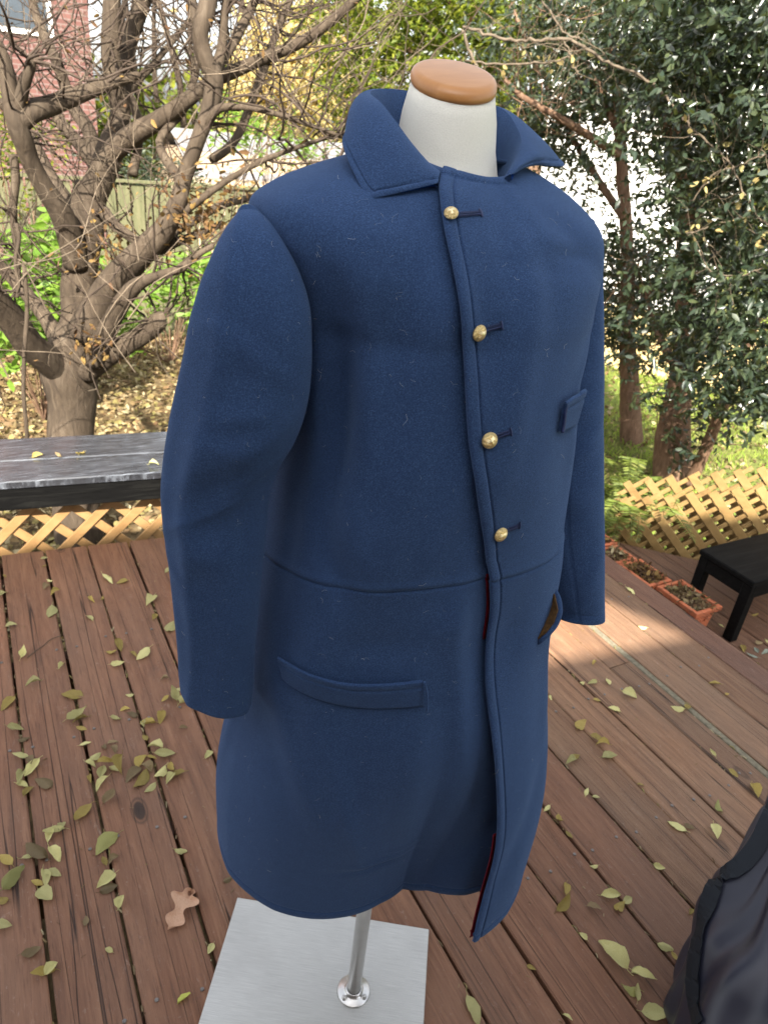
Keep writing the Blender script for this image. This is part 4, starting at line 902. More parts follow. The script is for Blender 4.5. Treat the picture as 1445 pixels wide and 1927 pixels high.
# ------------------------------------------------------------------ fence behind the myrtle
FY = 8.9
fence = tag(empty('board_fence', (1.6, FY, GZ)), 'tall weathered green-grey vertical board fence behind the crape myrtle', 'fence')
x = -3.4; k = 0
while x < 6.2:
    h = 1.70 + rnd.uniform(-.012, .012); box('fence_board', (x, FY, GZ + h / 2 - .02), (.128, .02, h), MAT['fence'], fence, None, .002); x += .150; k += 1
for z in (GZ + .35, GZ + 1.35): box('rail', (1.4, FY + .035, z), (9.8, .04, .09), MAT['fence'], fence)
box('cap_rail', (1.4, FY, GZ + 1.71), (9.8, .09, .03), MAT['fence'], fence)

# ------------------------------------------------------------------ houses beyond
bh = tag(empty('brick_house', (-2.2, 15, GZ)), 'red brick house seen through the branches at the upper left', 'house')
o = box('wall', (-2.6, 17, 2.4), (9.4, 6, 7.2), MAT['brick'], bh)
for (x, z) in ((-.6, .9), (1.1, 2.9), (-1.4, 3.6)):
    w = box('window', (x, 13.985, z), (.95, .05, 1.4), MAT['siding'], bh); box('pane', (x, 13.95, z + .33), (.8, .03, .58), MAT['window'], w); box('pane', (x, 13.95, z - .33), (.8, .03, .58), MAT['window'], w)
sh = tag(empty('low_shed', (5.2, 13.5, GZ)), 'low neighbouring outbuilding with a pale grey roof beyond the fence', 'shed')
a, b = atY(395, 330, 12.5), atY(640, 318, 12.5)
box('wall', ((a[0] + b[0]) / 2 + .4, 13.9, -.1), (b[0] - a[0] + 1.2, 2.6, 1.9), MAT['trim'], sh)
bm = bmesh.new(); zz = a[2] - .02; X0, X1 = a[0] - .3, b[0] + 1.2
vs = [bm.verts.new(v) for v in ((X0, 12.4, zz), (X1, 12.4, zz), (X1, 13.9, zz + .62), (X0, 13.9, zz + .62), (X0, 15.4, zz), (X1, 15.4, zz), (X0, 12.4, zz - .06), (X1, 12.4, zz - .06))]
for f in ((0, 1, 2, 3), (3, 2, 5, 4), (1, 0, 6, 7)): bm.faces.new([vs[q] for q in f])
bm_obj('roof', bm, MAT['roof'], sh); box('fascia', ((X0 + X1) / 2, 12.38, zz - .08), (X1 - X0, .03, .14), MAT['trim'], sh)
u53 = np.array([.80, .60])
wh_ = tag(empty('white_house', (10.5, 8, GZ)), 'bright white clapboard house wall seen through the evergreen leaves', 'house')
pA, pB = at_plan(1010, 300, u53, 13.2), at_plan(1420, 300, u53, 13.2); dW = unit((pB - pA)[:2]); Lw = float(np.linalg.norm((pB - pA)[:2])); cW = (pA + pB) / 2; aw = math.atan2(dW[1], dW[0]); RW = Matrix.Rotation(aw, 3, 'Z')
nW = np.array([dW[1], -dW[0]]); nW = nW if nW @ cW[:2] > 0 else -nW
box('wall', (cW[0] + nW[0] * 1.5, cW[1] + nW[1] * 1.5, 1.9), (Lw, 2.9, 5.8), MAT['siding'], wh_, RW)
for k in range(36):
    RR = RW @ Matrix.Rotation(math.radians(4), 3, 'X'); box('siding_board', (cW[0] - nW[0] * .0, cW[1] - nW[1] * .0, GZ + .1 + k * .16), (Lw, .02, .17), MAT['siding'], wh_, RR, 0)
# low wall of pale horizontal planks
pA, pB = at_plan(1105, 690, u53, 9.6), at_plan(1300, 700, u53, 9.6); dW = unit((pB - pA)[:2]); cW = (pA + pB) / 2; aw = math.atan2(dW[1], dW[0]); RW = Matrix.Rotation(aw, 3, 'Z')
rw = tag(empty('plank_wall', (cW[0], cW[1], GZ)), 'low retaining wall of pale horizontal planks behind the evergreen trunks', 'wall')
for k in range(5): box('plank', (cW[0], cW[1], GZ + .09 + k * .16), (4.2, .05, .150), MAT['planks'], rw, RW, .006)

# ------------------------------------------------------------------ evergreen trees on the right
def ev_tree(root, limbs, D, m):
    out = []
    for L_ in limbs:
        P, R_ = [], []
        for x, y, r, dz in L_:
            p = at_plan(x, y, u53, D + dz); _, _, d = proj(p); P.append(p); R_.append(r * d / F)
        n = max(12, len(L_) * 6); A = spline(np.concatenate([np.array(P), np.array(R_)[:, None]], 1), n)
        tube('trunk' if L_ is limbs[0] else 'limb', A[:, :3], np.maximum(A[:, 3], .004), m, root, 14, True, .05); out.append((A[:, :3], A[:, 3]))
    return out
t1 = tag(empty('evergreen_tree', at_plan(1187, 850, u53, 7.0) * [1, 1, 0] + [0, 0, GZ]), 'slim evergreen tree with a single tan trunk, nearer the coat sleeve', 'tree')
l1 = ev_tree(t1, [[(1188, 880, 22, 0), (1187, 830, 21, 0), (1184, 730, 18, 0), (1180, 640, 14, 0), (1180, 480, 12, 0), (1170, 330, 11, 0), (1162, 200, 9, 0), (1150, 60, 8, 0), (1145, -60, 7, 0)],
                  [(1176, 300, 7, 0), (1100, 250, 7, -.3), (1040, 215, 6, -.5), (980, 180, 5, -.6), (950, 150, 4, -.6)], [(1178, 420, 7, 0), (1120, 330, 6, .3), (1060, 230, 5, .5), (1010, 120, 5, .7), (960, 10, 4, .7)],
                  [(1165, 260, 6, 0), (1120, 150, 6, 0), (1060, 60, 5, 0), (1020, -30, 4, 0)]], 7.0, MAT['bark2'])
t2 = tag(empty('evergreen_tree', at_plan(1262, 910, u53, 6.3) * [1, 1, 0] + [0, 0, GZ]), 'thick-trunked evergreen tree with dark glossy leaves filling the right side', 'tree')
l2 = ev_tree(t2, [[(1268, 960, 40, 0), (1264, 890, 36, 0), (1272, 800, 26, 0), (1284, 700, 20, 0), (1290, 560, 18, 0), (1288, 420, 17, 0), (1284, 300, 17, 0), (1272, 160, 15, 0), (1245, 20, 13, 0), (1235, -70, 12, 0)],
                  [(1248, 900, 20, -.1), (1250, 820, 17, -.1), (1265, 740, 13, -.1), (1278, 660, 11, 0)], [(1296, 910, 12, -.2), (1325, 850, 11, -.3), (1345, 800, 11, -.4), (1368, 745, 9, -.5), (1400, 660, 8, -.6), (1440, 560, 7, -.7)],
                  [(1290, 480, 12, 0), (1310, 380, 11, -.2), (1325, 260, 10, -.4), (1320, 120, 9, -.5), (1330, -30, 8, -.6)], [(1286, 330, 11, 0), (1245, 200, 9, .1), (1205, 90, 8, .2), (1180, -30, 7, .3)],
                  [(1290, 560, 7, -.1), (1340, 470, 6, -.5), (1390, 400, 5, -.8), (1450, 340, 5, -1.)], [(1275, 700, 9, -.1), (1235, 620, 6, 0), (1215, 540, 5, .1)]], 6.3, MAT['bark2'])
def blobs(name, root, B, m, size, D=None, hang=-.5, k=10, width=.42):
    P_, Dd = [], []
    for (x, y, D_, rx, rz, n) in B:
        n = int(n * 1.25)
        c = at_plan(x, y, u53, D_)
        for _ in range(n // k):
            s_ = c + np.array([rnd.gauss(0, rx * .5), rnd.gauss(0, rx * .5), rnd.gauss(0, rz * .5)]); tw = unit(np.array([rnd.gauss(0, 1), rnd.gauss(0, 1), rnd.gauss(hang * .4, .5)]))
            for q in range(k): P_.append(s_ + tw * (q * .022)); Dd.append(tw * .8 + np.array([rnd.gauss(0, .7), rnd.gauss(0, .7), rnd.gauss(hang, .5)]))
    P_ = np.array(P_); return tag(leaf_cloud(name, P_, np.array(Dd), nr.uniform(size[0], size[1], len(P_)), m, root, width), kind='stuff')
blobs('foliage', t2, [(1400, 560, 5.0, .55, .6, 3200), (1420, 330, 5.0, .55, .6, 3600), (1420, 120, 4.8, .6, .5, 3400), (1340, 620, 5.8, .5, .40, 1500), (1345, 430, 5.9, .35, .45, 900), (1360, 240, 5.6, .5, .5, 2200), (1330, 60, 5.4, .6, .4, 2400), (1420, -60, 4.8, .7, .4, 2200), (1400, 730, 5.2, .45, .20, 1000),
                      (1300, 820, 6.1, .25, .25, 260), (1245, 150, 6.3, .5, .4, 1200), (1230, 30, 6.0, .6, .35, 1600), (1440, 680, 4.7, .3, .35, 900), (1270, 330, 6.5, .3, .4, 160), (1240, 560, 6.6, .4, .3, 700), (1230, 470, 6.8, .4, .25, 500), (1310, 640, 6.4, .35, .2, 400)], MAT['evergreen'], (.040, .068))
blobs('foliage', t1, [(1180, 590, 7.0, .5, .45, 1800), (1150, 500, 7.2, .4, .3, 1000), (1170, 640, 6.9, .35, .2, 450), (1120, 540, 7.3, .4, .3, 800), (1050, 290, 7.4, .5, .2, 500), (1230, 250, 7.2, .3, .25, 400), (1120, 450, 7.2, .35, .3, 500), (1060, 330, 7.4, .35, .30, 350), (1020, 240, 7.4, .5, .30, 1500), (1090, 180, 7.2, .6, .30, 2000), (1170, 120, 7.0, .6, .35, 2000), (1050, 60, 7.2, .8, .35, 2400), (1190, -10, 6.9, .7, .3, 1800), (1190, 330, 7.2, .3, .4, 150), (1240, 450, 7.4, .3, .4, 200)], MAT['evergreen'], (.040, .066))
sd = []
for P, R_ in l1 + l2:
    for _ in range(26): k = rnd.randrange(len(P) // 4, len(P)); sd.append((P[k], (rnd.gauss(0, 1), rnd.gauss(0, 1), rnd.gauss(.1, .8))))
tag(tubes('twigs', grow(sd, (7, 15), .07, (.002, .006), .25, np.array([0, 0, 0]), 0), MAT['bark2'], t2, 4), kind='stuff')

# yellow-green tree across the middle
t3 = tag(empty('leafy_tree', (7.2, 9.5, GZ)), 'yellow-green leafy tree spreading above the neck of the dress form', 'tree')
tube('trunk', spline([at_plan(1010, 700, u53, 10.), at_plan(1000, 300, u53, 10.), at_plan(960, 100, u53, 10.), at_plan(900, -60, u53, 10.)], 20), np.linspace(.12, .05, 20), MAT['bark2'], t3, 10)
l3 = []
for pts in ([(1000, 260), (900, 170), (800, 110), (700, 60), (620, 20)], [(985, 200), (880, 60), (820, -40)], [(1000, 300), (880, 260), (760, 240), (680, 220)]):
    P = spline([at_plan(x, y, u53, 9.8 - k * .2) for k, (x, y) in enumerate(pts)], 20); tube('limb', P, np.linspace(.05, .015, 20), MAT['bark2'], t3, 8); l3.append(P)
blobs('foliage', t3, [(700, 60, 9.4, .8, .5, 2600), (820, 50, 9.4, .9, .45, 3400), (930, 60, 9.6, .9, .45, 3600), (1030, 80, 9.8, .8, .5, 2400), (760, 140, 9.2, .7, .4, 1800), (660, 140, 9.0, .5, .5, 1200), (960, 170, 9.6, .6, .4, 1600), (640, 0, 9.2, .6, .4, 1300), (890, -40, 9.4, 1.2, .4, 2500), (690, 210, 9.2, .4, .35, 600), (1100, 30, 9.8, .8, .4, 1600)], MAT['midgreen'], (.05, .085), hang=-.4)
sd = [(P[rnd.randrange(4, 20)], (rnd.gauss(0, 1), rnd.gauss(0, 1), rnd.gauss(0, .6))) for P in l3 for _ in range(40)]
tag(tubes('twigs', grow(sd, (7, 14), .09, (.003, .008), .25, np.array([0, 0, 0]), 0), MAT['twig'], t3, 4), kind='stuff')
# bare pale branch reaching over from the top (nearer than the leaves)
br = tag(empty('bare_shrub', at_plan(870, 900, u53, 4.6) * [1, 1, 0] + [0, 0, GZ]), 'leafless pale-barked branches arching in front of the evergreens above the right shoulder', 'shrub')
bd_ = []
for pts in ([(870, 50, 5), (905, 60, 5), (960, 76, 5), (1010, 75, 5), (1070, 75, 5), (1105, 92, 5), (1150, 120, 4.5), (1210, 145, 4.5), (1250, 180, 4), (1270, 205, 3)], [(1283, 222, 3.6), (1300, 240, 3.6), (1345, 280, 3.2), (1380, 320, 3), (1420, 400, 2.5), (1450, 430, 2)], [(875, 115, 3.5), (940, 120, 3.5), (990, 120, 3.5), (1040, 116, 3), (1070, 105, 2.5)],
            [(1290, 440, 2.6), (1330, 430, 2.4), (1370, 420, 2.2), (1420, 440, 2), (1450, 460, 2)], [(1300, 380, 2.2), (1340, 330, 2), (1390, 310, 2), (1445, 290, 2)], [(1060, 72, 3), (1070, 100, 3), (1080, 130, 2.4), (1088, 138, 2)], [(600, 320, 2), (640, 250, 2.2), (700, 190, 2.2), (760, 120, 2), (820, 70, 2)], [(1310, 470, 2), (1340, 510, 2), (1390, 520, 2), (1440, 500, 2)],
            [(1000, -30, 3), (1060, 60, 3), (1090, 70, 3)], [(980, 700, 6), (955, 400, 6), (905, 160, 6), (885, 100, 5.5), (868, 52, 5)]):
    P = spline([at_plan(x, y, u53, 4.6) for x, y, _ in pts], len(pts) * 5); r = np.interp(np.linspace(0, 1, len(P)), np.linspace(0, 1, len(pts)), [q[2] * 2.3 / F for q in pts]); P = P + nr.normal(size=P.shape) * .004
    tube('branch', P, r, MAT['pale'], br, 8, True, .06); bd_.append(P)
sd = [(P[rnd.randrange(3, len(P))], (rnd.gauss(.2, 1), rnd.gauss(0, .6), rnd.gauss(0, .8))) for P in bd_[:-1] for _ in range(14)]
tag(tubes('twigs', grow(sd, (5, 12), .05, (.0008, .002), .28, np.array([0, 0, 0]), 0), MAT['twig2'], br, 4), kind='stuff')
e_ = np.array([P[rnd.randrange(len(P))] for P in bd_[1:5] for _ in range(16)]) + nr.normal(size=(64, 3)) * .04
tag(leaf_cloud('yellow_leaves', e_, nr.normal(size=(64, 3)) + [0, 0, -1], nr.uniform(.03, .055, 64), MAT['yellowleaf'], br, .6), kind='stuff')

# ------------------------------------------------------------------ shrubs, ferns, background trees
def shrub(name, label, cat, cs, m, size, hang=-.2, k=8, root_at=None):
    r = tag(empty(name, root_at), label, cat); P_, D_ = [], []
    for (c, rx, rz, n) in cs:
        c = np.array(c)
        for _ in range(n // k):
            s_ = c + np.array([rnd.gauss(0, rx * .5), rnd.gauss(0, rx * .5), rnd.gauss(0, rz * .5)]); s_[2] = max(s_[2], GZ + .02)
            for q in range(k): a_ = rnd.random() * 6.28; P_.append(s_ + np.array([0, 0, q * .02])); D_.append([math.cos(a_), math.sin(a_), rnd.gauss(hang, .4)])
    P_ = np.array(P_); tag(leaf_cloud('foliage', P_, np.array(D_), nr.uniform(size[0], size[1], len(P_)), m, r, .36), kind='stuff')
    st_ = [(np.array([root_at, (np.array(root_at) + np.array(c)) / 2 + [rnd.gauss(0, .04), 0, .05], c]), .006) for (c, rx, rz, n) in cs for _ in range(4) for c in [np.array(c) + np.array([rnd.gauss(0, rx * .4), rnd.gauss(0, rx * .4), rnd.gauss(0, rz * .4)])]]
    tag(tubes('stems', st_, MAT['bark2'], r, 5), kind='stuff'); return r
shrub('broadleaf_shrub', 'bright green broad-leaved shrub behind the left limbs of the crape myrtle', 'shrub', [(atY(60, 545, 6.4), .5, .4, 520), (atY(110, 500, 6.5), .4, .35, 380), (atY(20, 600, 6.3), .45, .35, 420), (atY(100, 610, 6.4), .4, .2, 200)], MAT['brightgreen'], (.08, .15), root_at=(atY(70, 690, 6.4) * [1, 1, 0] + [0, 0, GZ]))
shrub('broadleaf_shrub', 'bright green shrub growing against the board fence near the coat sleeve', 'shrub', [(atY(350, 545, 8.0), .35, .35, 260), (atY(290, 560, 7.9), .3, .3, 180), (atY(235, 620, 7.4), .3, .3, 240), (atY(390, 520, 8.1), .3, .3, 200)], MAT['brightgreen'], (.08, .14), root_at=(atY(320, 640, 7.8) * [1, 1, 0] + [0, 0, GZ]))
shrub('evergreen_shrub', 'small dark green clipped shrub showing above the fence top', 'shrub', [(atY(320, 335, 9.6), .55, .22, 900), (atY(250, 330, 9.6), .3, .2, 300)], MAT['evergreen'], (.04, .07), root_at=(atY(320, 335, 9.6) * [1, 1, 0] + [0, 0, GZ]))
shrub('yellow_shrub', 'yellow-green shrub in front of the brick house at the far left', 'shrub', [(atY(10, 330, 8.), .4, .4, 500), (atY(120, 260, 10), .5, .3, 240), (atY(15, 240, 9.), .4, .3, 260)], MAT['midgreen'], (.05, .08), root_at=(atY(10, 330, 8.) * [1, 1, 0] + [0, 0, GZ]))
shrub('green_shrub', 'light green shrub standing in the sun beyond the fence', 'shrub', [(atY(470, 260, 11.), .6, .4, 700), (atY(560, 290, 11.), .5, .25, 400)], MAT['brightgreen'], (.06, .1), root_at=(atY(480, 280, 11.) * [1, 1, 0] + [0, 0, GZ]))
yt = tag(empty('autumn_tree', (9.0, 19, GZ)), 'distant tree in pale yellow autumn leaf behind the bare branches', 'tree')
tube('trunk', spline([(9, 19, GZ), (9, 19, 2), (9.2, 19, 5)], 8), [.2] * 8, MAT['bark'], yt, 10)
P_ = []
for (x, y, s) in ((530, 150, 1.3), (600, 90, 1.2), (560, 210, 1.0), (470, 190, 1.0), (640, 170, .9), (540, 60, 1.2)):
    c = atY(x, y, 18.5); P_.append(c + nr.normal(size=(1500, 3)) * s * .5)
P_ = np.concatenate(P_); tag(leaf_cloud('foliage', P_, nr.normal(size=P_.shape), nr.uniform(.08, .16, len(P_)), MAT['yellowleaf'], yt, .7), kind='stuff')
# far woods: bare grey trunks and mixed foliage closing the horizon
P_ = []
for k in range(46):
    a_ = math.radians(-25 + 125 * k / 45 + rnd.uniform(-1, 1)); D_ = rnd.uniform(24, 32); c = np.array([D_ * math.sin(a_), D_ * math.cos(a_), rnd.uniform(-.5, 1.2)]); P_.append(c + nr.normal(size=(420, 3)) * [1.5, 1.5, .9])
P_ = np.concatenate(P_); P_[:, 2] = np.maximum(P_[:, 2], GZ)
tag(leaf_cloud('far_woods', P_, nr.normal(size=P_.shape), nr.uniform(.22, .42, len(P_)), MAT['midgreen'], None, .6), 'hazy belt of low woodland closing the garden beyond the houses', 'woods', None, 'stuff')
tr_ = []
for k in range(90):
    a_ = math.radians(-20 + 115 * k / 89 + rnd.uniform(-1.5, 1.5)); D_ = rnd.uniform(19, 30); x, y = D_ * math.sin(a_), D_ * math.cos(a_)
    tr_.append((spline([(x, y, GZ), (x + rnd.gauss(0, .2), y, 2), (x + rnd.gauss(0, .5), y, 6), (x + rnd.gauss(0, .9), y, 10)], 10), np.linspace(rnd.uniform(.06, .16), .02, 10)))
    for q in range(7):
        z = rnd.uniform(1, 8); d = rnd.choice([-1, 1]); tr_.append((spline([(x, y, z), (x + d * rnd.uniform(.4, .9), y, z + .6), (x + d * rnd.uniform(1., 2.4), y, z + rnd.uniform(.8, 2))], 6), np.linspace(.035, .008, 6)))
tag(tubes('far_trees', tr_, MAT['twig'], None, 5), 'thin bare tree trunks of the far woodland against the pale sky', 'trees', None, 'stuff')

# fern beside the planters
def fern(c, label, n, seed):
    r_ = random.Random(seed); root = tag(empty('fern', c), label, 'fern', 'ferns beside the planters')
    for k in range(n):
        a_ = r_.uniform(1.4, 4.3); ln_ = r_.uniform(1.15, 1.6); p = np.array(c, float) + [r_.gauss(0, .03), r_.gauss(0, .03), 0]; d = np.array([math.cos(a_) * .16, math.sin(a_) * .16, 1.0]); pts = [p.copy()]
        for q in range(14): d = unit(d + (np.array([math.cos(a_) * .12, math.sin(a_) * .12, -.19]) if q > 5 else 0)); p = p + d * ln_ / 14; pts.append(p.copy())
        pts = np.array(pts); Pp, Dp, Sz = [], [], []
        for q in np.linspace(5.0, 13.9, 60):
            i0 = int(q); f = q - i0; pp = pts[i0] * (1 - f) + pts[min(i0 + 1, 14)] * f; t = unit(pts[min(i0 + 1, 14)] - pts[i0]); s_ = unit(np.cross(t, [0, 0, 1.])); wd = .062 * math.sin(math.pi * min(1, (q - 4.5) / 10)) ** .8
            for sg_ in (-1, 1): Pp.append(pp); Dp.append(s_ * sg_ + t * .45 + np.array([0, 0, -.12])); Sz.append(max(.012, wd))
        fr_ = tag(leaf_cloud('frond', np.array(Pp), np.array(Dp), np.array(Sz), MAT['fern'], root, .16), kind='stuff'); tube('stalk', pts, .0018, MAT['fern'], fr_, 5, False)
fern((2.92, 2.40, GZ), 'tall arching yellow-green fern rising between the sleeve and the lattice fence', 30, 1)
fern((3.15, 2.62, GZ), 'green fern behind the tall one, beside the far end of the lattice fence', 22, 2)
fern((3.30, 2.78, GZ), 'yellowing fern at the foot of the slim evergreen trunk', 16, 3)

# ------------------------------------------------------------------ leaf litter and grass on the ground
def scatter(n, x0, x1, y0, y1, keep): 
    P = np.stack([nr.uniform(x0, x1, n), nr.uniform(y0, y1, n), np.zeros(n)], -1); P[:, 2] = GZ + .04 * np.sin(P[:, 0] * .7) * np.cos(P[:, 1] * .5) + nr.uniform(.0, .04, n); return P[keep(P)]
P_ = scatter(34000, -2.5, 4.2, 2.6, 9., lambda P: (P[:, 0] < 1.2 + P[:, 1] * .35)); D_ = nr.normal(size=P_.shape) * [1, 1, .28]
tag(leaf_cloud('leaf_litter', P_, D_, nr.uniform(.035, .08, len(P_)), MAT['litter'], None, .5, .4), 'thick carpet of fallen brown and yellow leaves under the crape myrtle', 'leaf litter', None, 'stuff')
P_ = scatter(26000, 3.0, 13., .5, 9., lambda P: (P[:, 0] > 2.9) & (P[:, 0] + P[:, 1] > 5.0) & (nr.random(len(P)) < .55)); D_ = nr.normal(size=P_.shape) * [1, 1, .3]
tag(leaf_cloud('leaf_litter', P_, D_, nr.uniform(.035, .075, len(P_)), MAT['litter'], None, .5, .4), 'scattered dead leaves lying in the sunlit grass behind the lattice fence', 'leaf litter', None, 'stuff')
P_ = scatter(52000, 3.0, 13., .5, 9., lambda P: (P[:, 0] + P[:, 1] > 4.9) & (np.sin(P[:, 0] * 1.7 + 1) * np.cos(P[:, 1] * 2.1) + nr.normal(size=len(P)) * .3 > -.25)); P_[:, 2] -= .01
tag(leaf_cloud('grass', P_, nr.normal(size=P_.shape) * [.5, .5, .2] + [0, 0, 1], nr.uniform(.04, .09, len(P_)), MAT['grass'], None, .16), 'sunlit yellow-green grass and weeds behind the lattice fence', 'grass', None, 'stuff')

# ------------------------------------------------------------------ leaves fallen on the deck
LEAVES = [(0.066,2.484,0.024,0,0),(0.064,2.43,0.015,1,0),(-0.068,2.4,0.017,1,0),(0.067,2.33,0.017,0,0),(-0.077,2.293,0.033,0,0),(0.053,2.292,0.034,2,0),(0.076,2.237,0.031,1,0),(0.053,2.139,0.051,0,0),(-0.064,2.101,0.031,0,0),(-0.048,1.943,0.037,0,0),(0.052,1.853,0.037,0,0),(-0.028,1.797,0.036,0,0),(0.065,1.716,0.054,1,0),(-0.097,1.746,0.05,1,0),(-0.084,1.641,0.04,0,0),(-0.082,1.535,0.038,0,0),(-0.068,1.593,0.026,2,0),(-0.063,1.51,0.034,2,0),(-0.087,1.461,0.041,0,0),(-0.058,1.479,0.054,0,0),(-0.04,1.424,0.049,2,0),(-0.071,1.413,0.028,1,0),(-0.085,1.438,0.028,0,0),(0.066,1.625,0.05,0,0),(0.072,1.609,0.036,1,0),(0.157,1.578,0.027,0,0),(0.201,1.577,0.032,2,0),(0.188,1.605,0.025,1,0),(0.221,1.533,0.027,0,0),(0.269,1.539,0.039,1,0),(0.454,2.26,0.03,0,0),(0.248,2.267,0.05,0,0),(0.294,2.24,0.035,1,0),(0.213,2.159,0.017,1,0),(0.185,2.164,0.028,1,0),(0.159,2.065,0.03,0,0),(0.357,2.093,0.057,0,0),(0.348,2.0,0.033,1,0),(0.389,1.925,0.051,0,0),(0.22,1.887,0.046,1,0),(0.197,1.866,0.031,1,0),(0.279,1.82,0.051,0,0),(0.254,1.83,0.031,1,0),(0.203,1.801,0.037,0,0),(0.314,1.688,0.022,2,0),(0.21,1.66,0.021,0,0),(0.347,1.577,0.047,0,0),(0.326,1.608,0.043,0,0),(0.349,1.624,0.034,0,0),(0.297,1.606,0.024,1,0),(0.233,1.53,0.036,1,0),(0.317,1.479,0.02,2,0),(0.216,1.479,0.022,1,0),(0.07,1.577,0.027,1,0),(0.071,1.517,0.026,0,0),(0.114,1.486,0.022,2,0),(0.131,1.47,0.026,2,0),(0.136,1.494,0.026,2,0),(0.352,1.36,0.026,0,0),(0.088,1.461,0.03,0,0),(0.072,1.436,0.029,0,0),(0.108,1.432,0.038,1,0),(0.095,1.406,0.038,0,0),(0.145,1.405,0.047,1,0),(0.091,1.368,0.041,0,0),(0.066,1.395,0.025,1,0),(0.123,1.405,0.029,0,0),(0.192,1.403,0.043,1,0),(0.164,1.365,0.046,2,0),(0.176,1.343,0.054,1,0),(0.195,1.375,0.034,2,0),(0.193,1.311,0.033,0,0),(0.231,1.429,0.039,0,0),(0.252,1.408,0.048,0,0),(0.225,1.345,0.038,0,0),(0.255,1.35,0.034,1,0),(0.262,1.326,0.038,1,0),(0.244,1.32,0.029,0,0),(0.218,1.407,0.026,1,0),(0.037,1.292,0.051,1,0),(0.098,1.319,0.039,2,0),(-0.031,1.267,0.042,0,0),(-0.04,1.265,0.031,0,0),(-0.015,1.277,0.026,0,0),(-0.072,1.231,0.061,2,0),(-0.084,1.221,0.035,0,0),(-0.037,1.209,0.041,0,0),(-0.131,1.236,0.038,1,0),(0.071,1.188,0.055,3,0),(-0.117,1.179,0.054,3,0),(-0.063,1.158,0.039,0,0),(-0.044,1.161,0.035,0,0),(-0.064,1.118,0.044,0,0),(-0.077,1.155,0.025,1,0),(0.06,1.151,0.023,1,0),(0.078,1.143,0.023,2,0),(0.054,1.1,0.04,0,0),(0.058,1.078,0.034,2,0),(0.076,1.037,0.027,0,0),(-0.147,1.08,0.037,0,0),(-0.143,1.14,0.024,1,0),(0.003,1.025,0.019,2,0),(0.036,0.945,0.011,0,0),(-0.099,1.001,0.034,2,0),(-0.085,0.949,0.04,1,0),(-0.07,0.954,0.027,0,0),(0.147,0.793,0.024,4,0),(0.218,1.106,0.026,0,0),(0.218,0.865,0.021,0,0),(0.353,1.36,0.024,0,0),(0.295,0.998,0.02,2,0),(1.25,0.956,0.038,0,0),(1.278,0.961,0.029,1,0),(1.223,0.857,0.025,0,0),(1.375,0.964,0.034,1,0),(1.369,0.926,0.039,0,0),(1.379,0.815,0.019,1,0),(1.231,0.833,0.018,0,0),(1.661,0.812,0.022,0,0),(1.662,0.74,0.029,1,0),(1.664,0.672,0.042,1,0),(1.088,0.859,0.022,0,0),(1.094,0.815,0.03,1,0),(1.089,0.774,0.021,1,0),(1.366,0.68,0.042,0,0),(1.398,0.664,0.026,2,0),(1.445,0.625,0.037,0,0),(1.522,0.675,0.032,3,0),(1.086,0.681,0.018,0,0),(0.985,0.664,0.031,1,0),(0.952,0.638,0.042,1,0),(1.011,0.599,0.029,2,0),(1.07,0.608,0.043,0,0),(1.069,0.575,0.031,1,0),(1.098,0.582,0.027,0,0),(1.216,0.499,0.019,1,0),(0.974,0.502,0.065,0,0),(0.945,0.561,0.017,0,0),(1.005,0.441,0.043,0,0),(0.996,0.459,0.021,0,0),(0.958,0.436,0.035,3,0),(0.963,0.424,0.028,0,0),(0.972,0.379,0.044,0,0),(1.008,0.363,0.041,0,0),(1.095,0.466,0.03,0,0),(1.096,0.443,0.015,1,0),(0.8,0.556,0.018,1,0),(0.803,0.448,0.017,0,0),(1.233,0.616,0.025,0,0),(2.057,1.538,0.038,0,0),(2.061,1.59,0.019,2,0),(1.925,1.344,0.027,0,0),(1.615,1.259,0.024,1,0),(1.538,1.185,0.031,0,0),(1.589,1.165,0.031,0,0),(1.613,1.095,0.044,0,0),(1.499,1.118,0.023,1,0),(1.518,1.064,0.035,0,0),(1.367,1.182,0.018,0,0),(1.507,1.198,0.01,0,0),(1.716,0.991,0.036,0,0),(1.744,0.98,0.031,1,0),(1.924,1.023,0.032,1,0),(1.921,0.973,0.018,1,0),(1.373,1.05,0.043,1,0),(1.381,0.989,0.043,1,0),(1.229,1.048,0.023,0,0),(2.572,1.263,0.04,2,-0.2),(2.525,1.24,0.026,5,-0.2),(2.478,1.223,0.039,5,-0.2),(2.546,1.213,0.033,5,-0.2),(2.476,1.267,0.036,1,-0.2),(2.522,1.409,0.021,0,-0.2),(2.736,1.407,0.028,1,-0.2),(2.623,1.255,0.027,0,-0.2),(0.64,0.538,0.05,0,0)]
FM = [fallen('leaf_pale', (.46, .42, .15), (.58, .55, .26)), fallen('leaf_gold', (.32, .23, .06), (.42, .33, .10)), fallen('leaf_brown', (.17, .12, .06), (.25, .19, .10)), fallen('leaf_olive', (.27, .26, .08), (.36, .36, .13)), fallen('leaf_lime', (.40, .42, .08), (.50, .52, .12)), fallen('leaf_silver', (.24, .28, .22), (.33, .37, .30))]
NAMES = ['pale yellow', 'golden', 'brown', 'olive green', 'bright lime', 'silvery green']
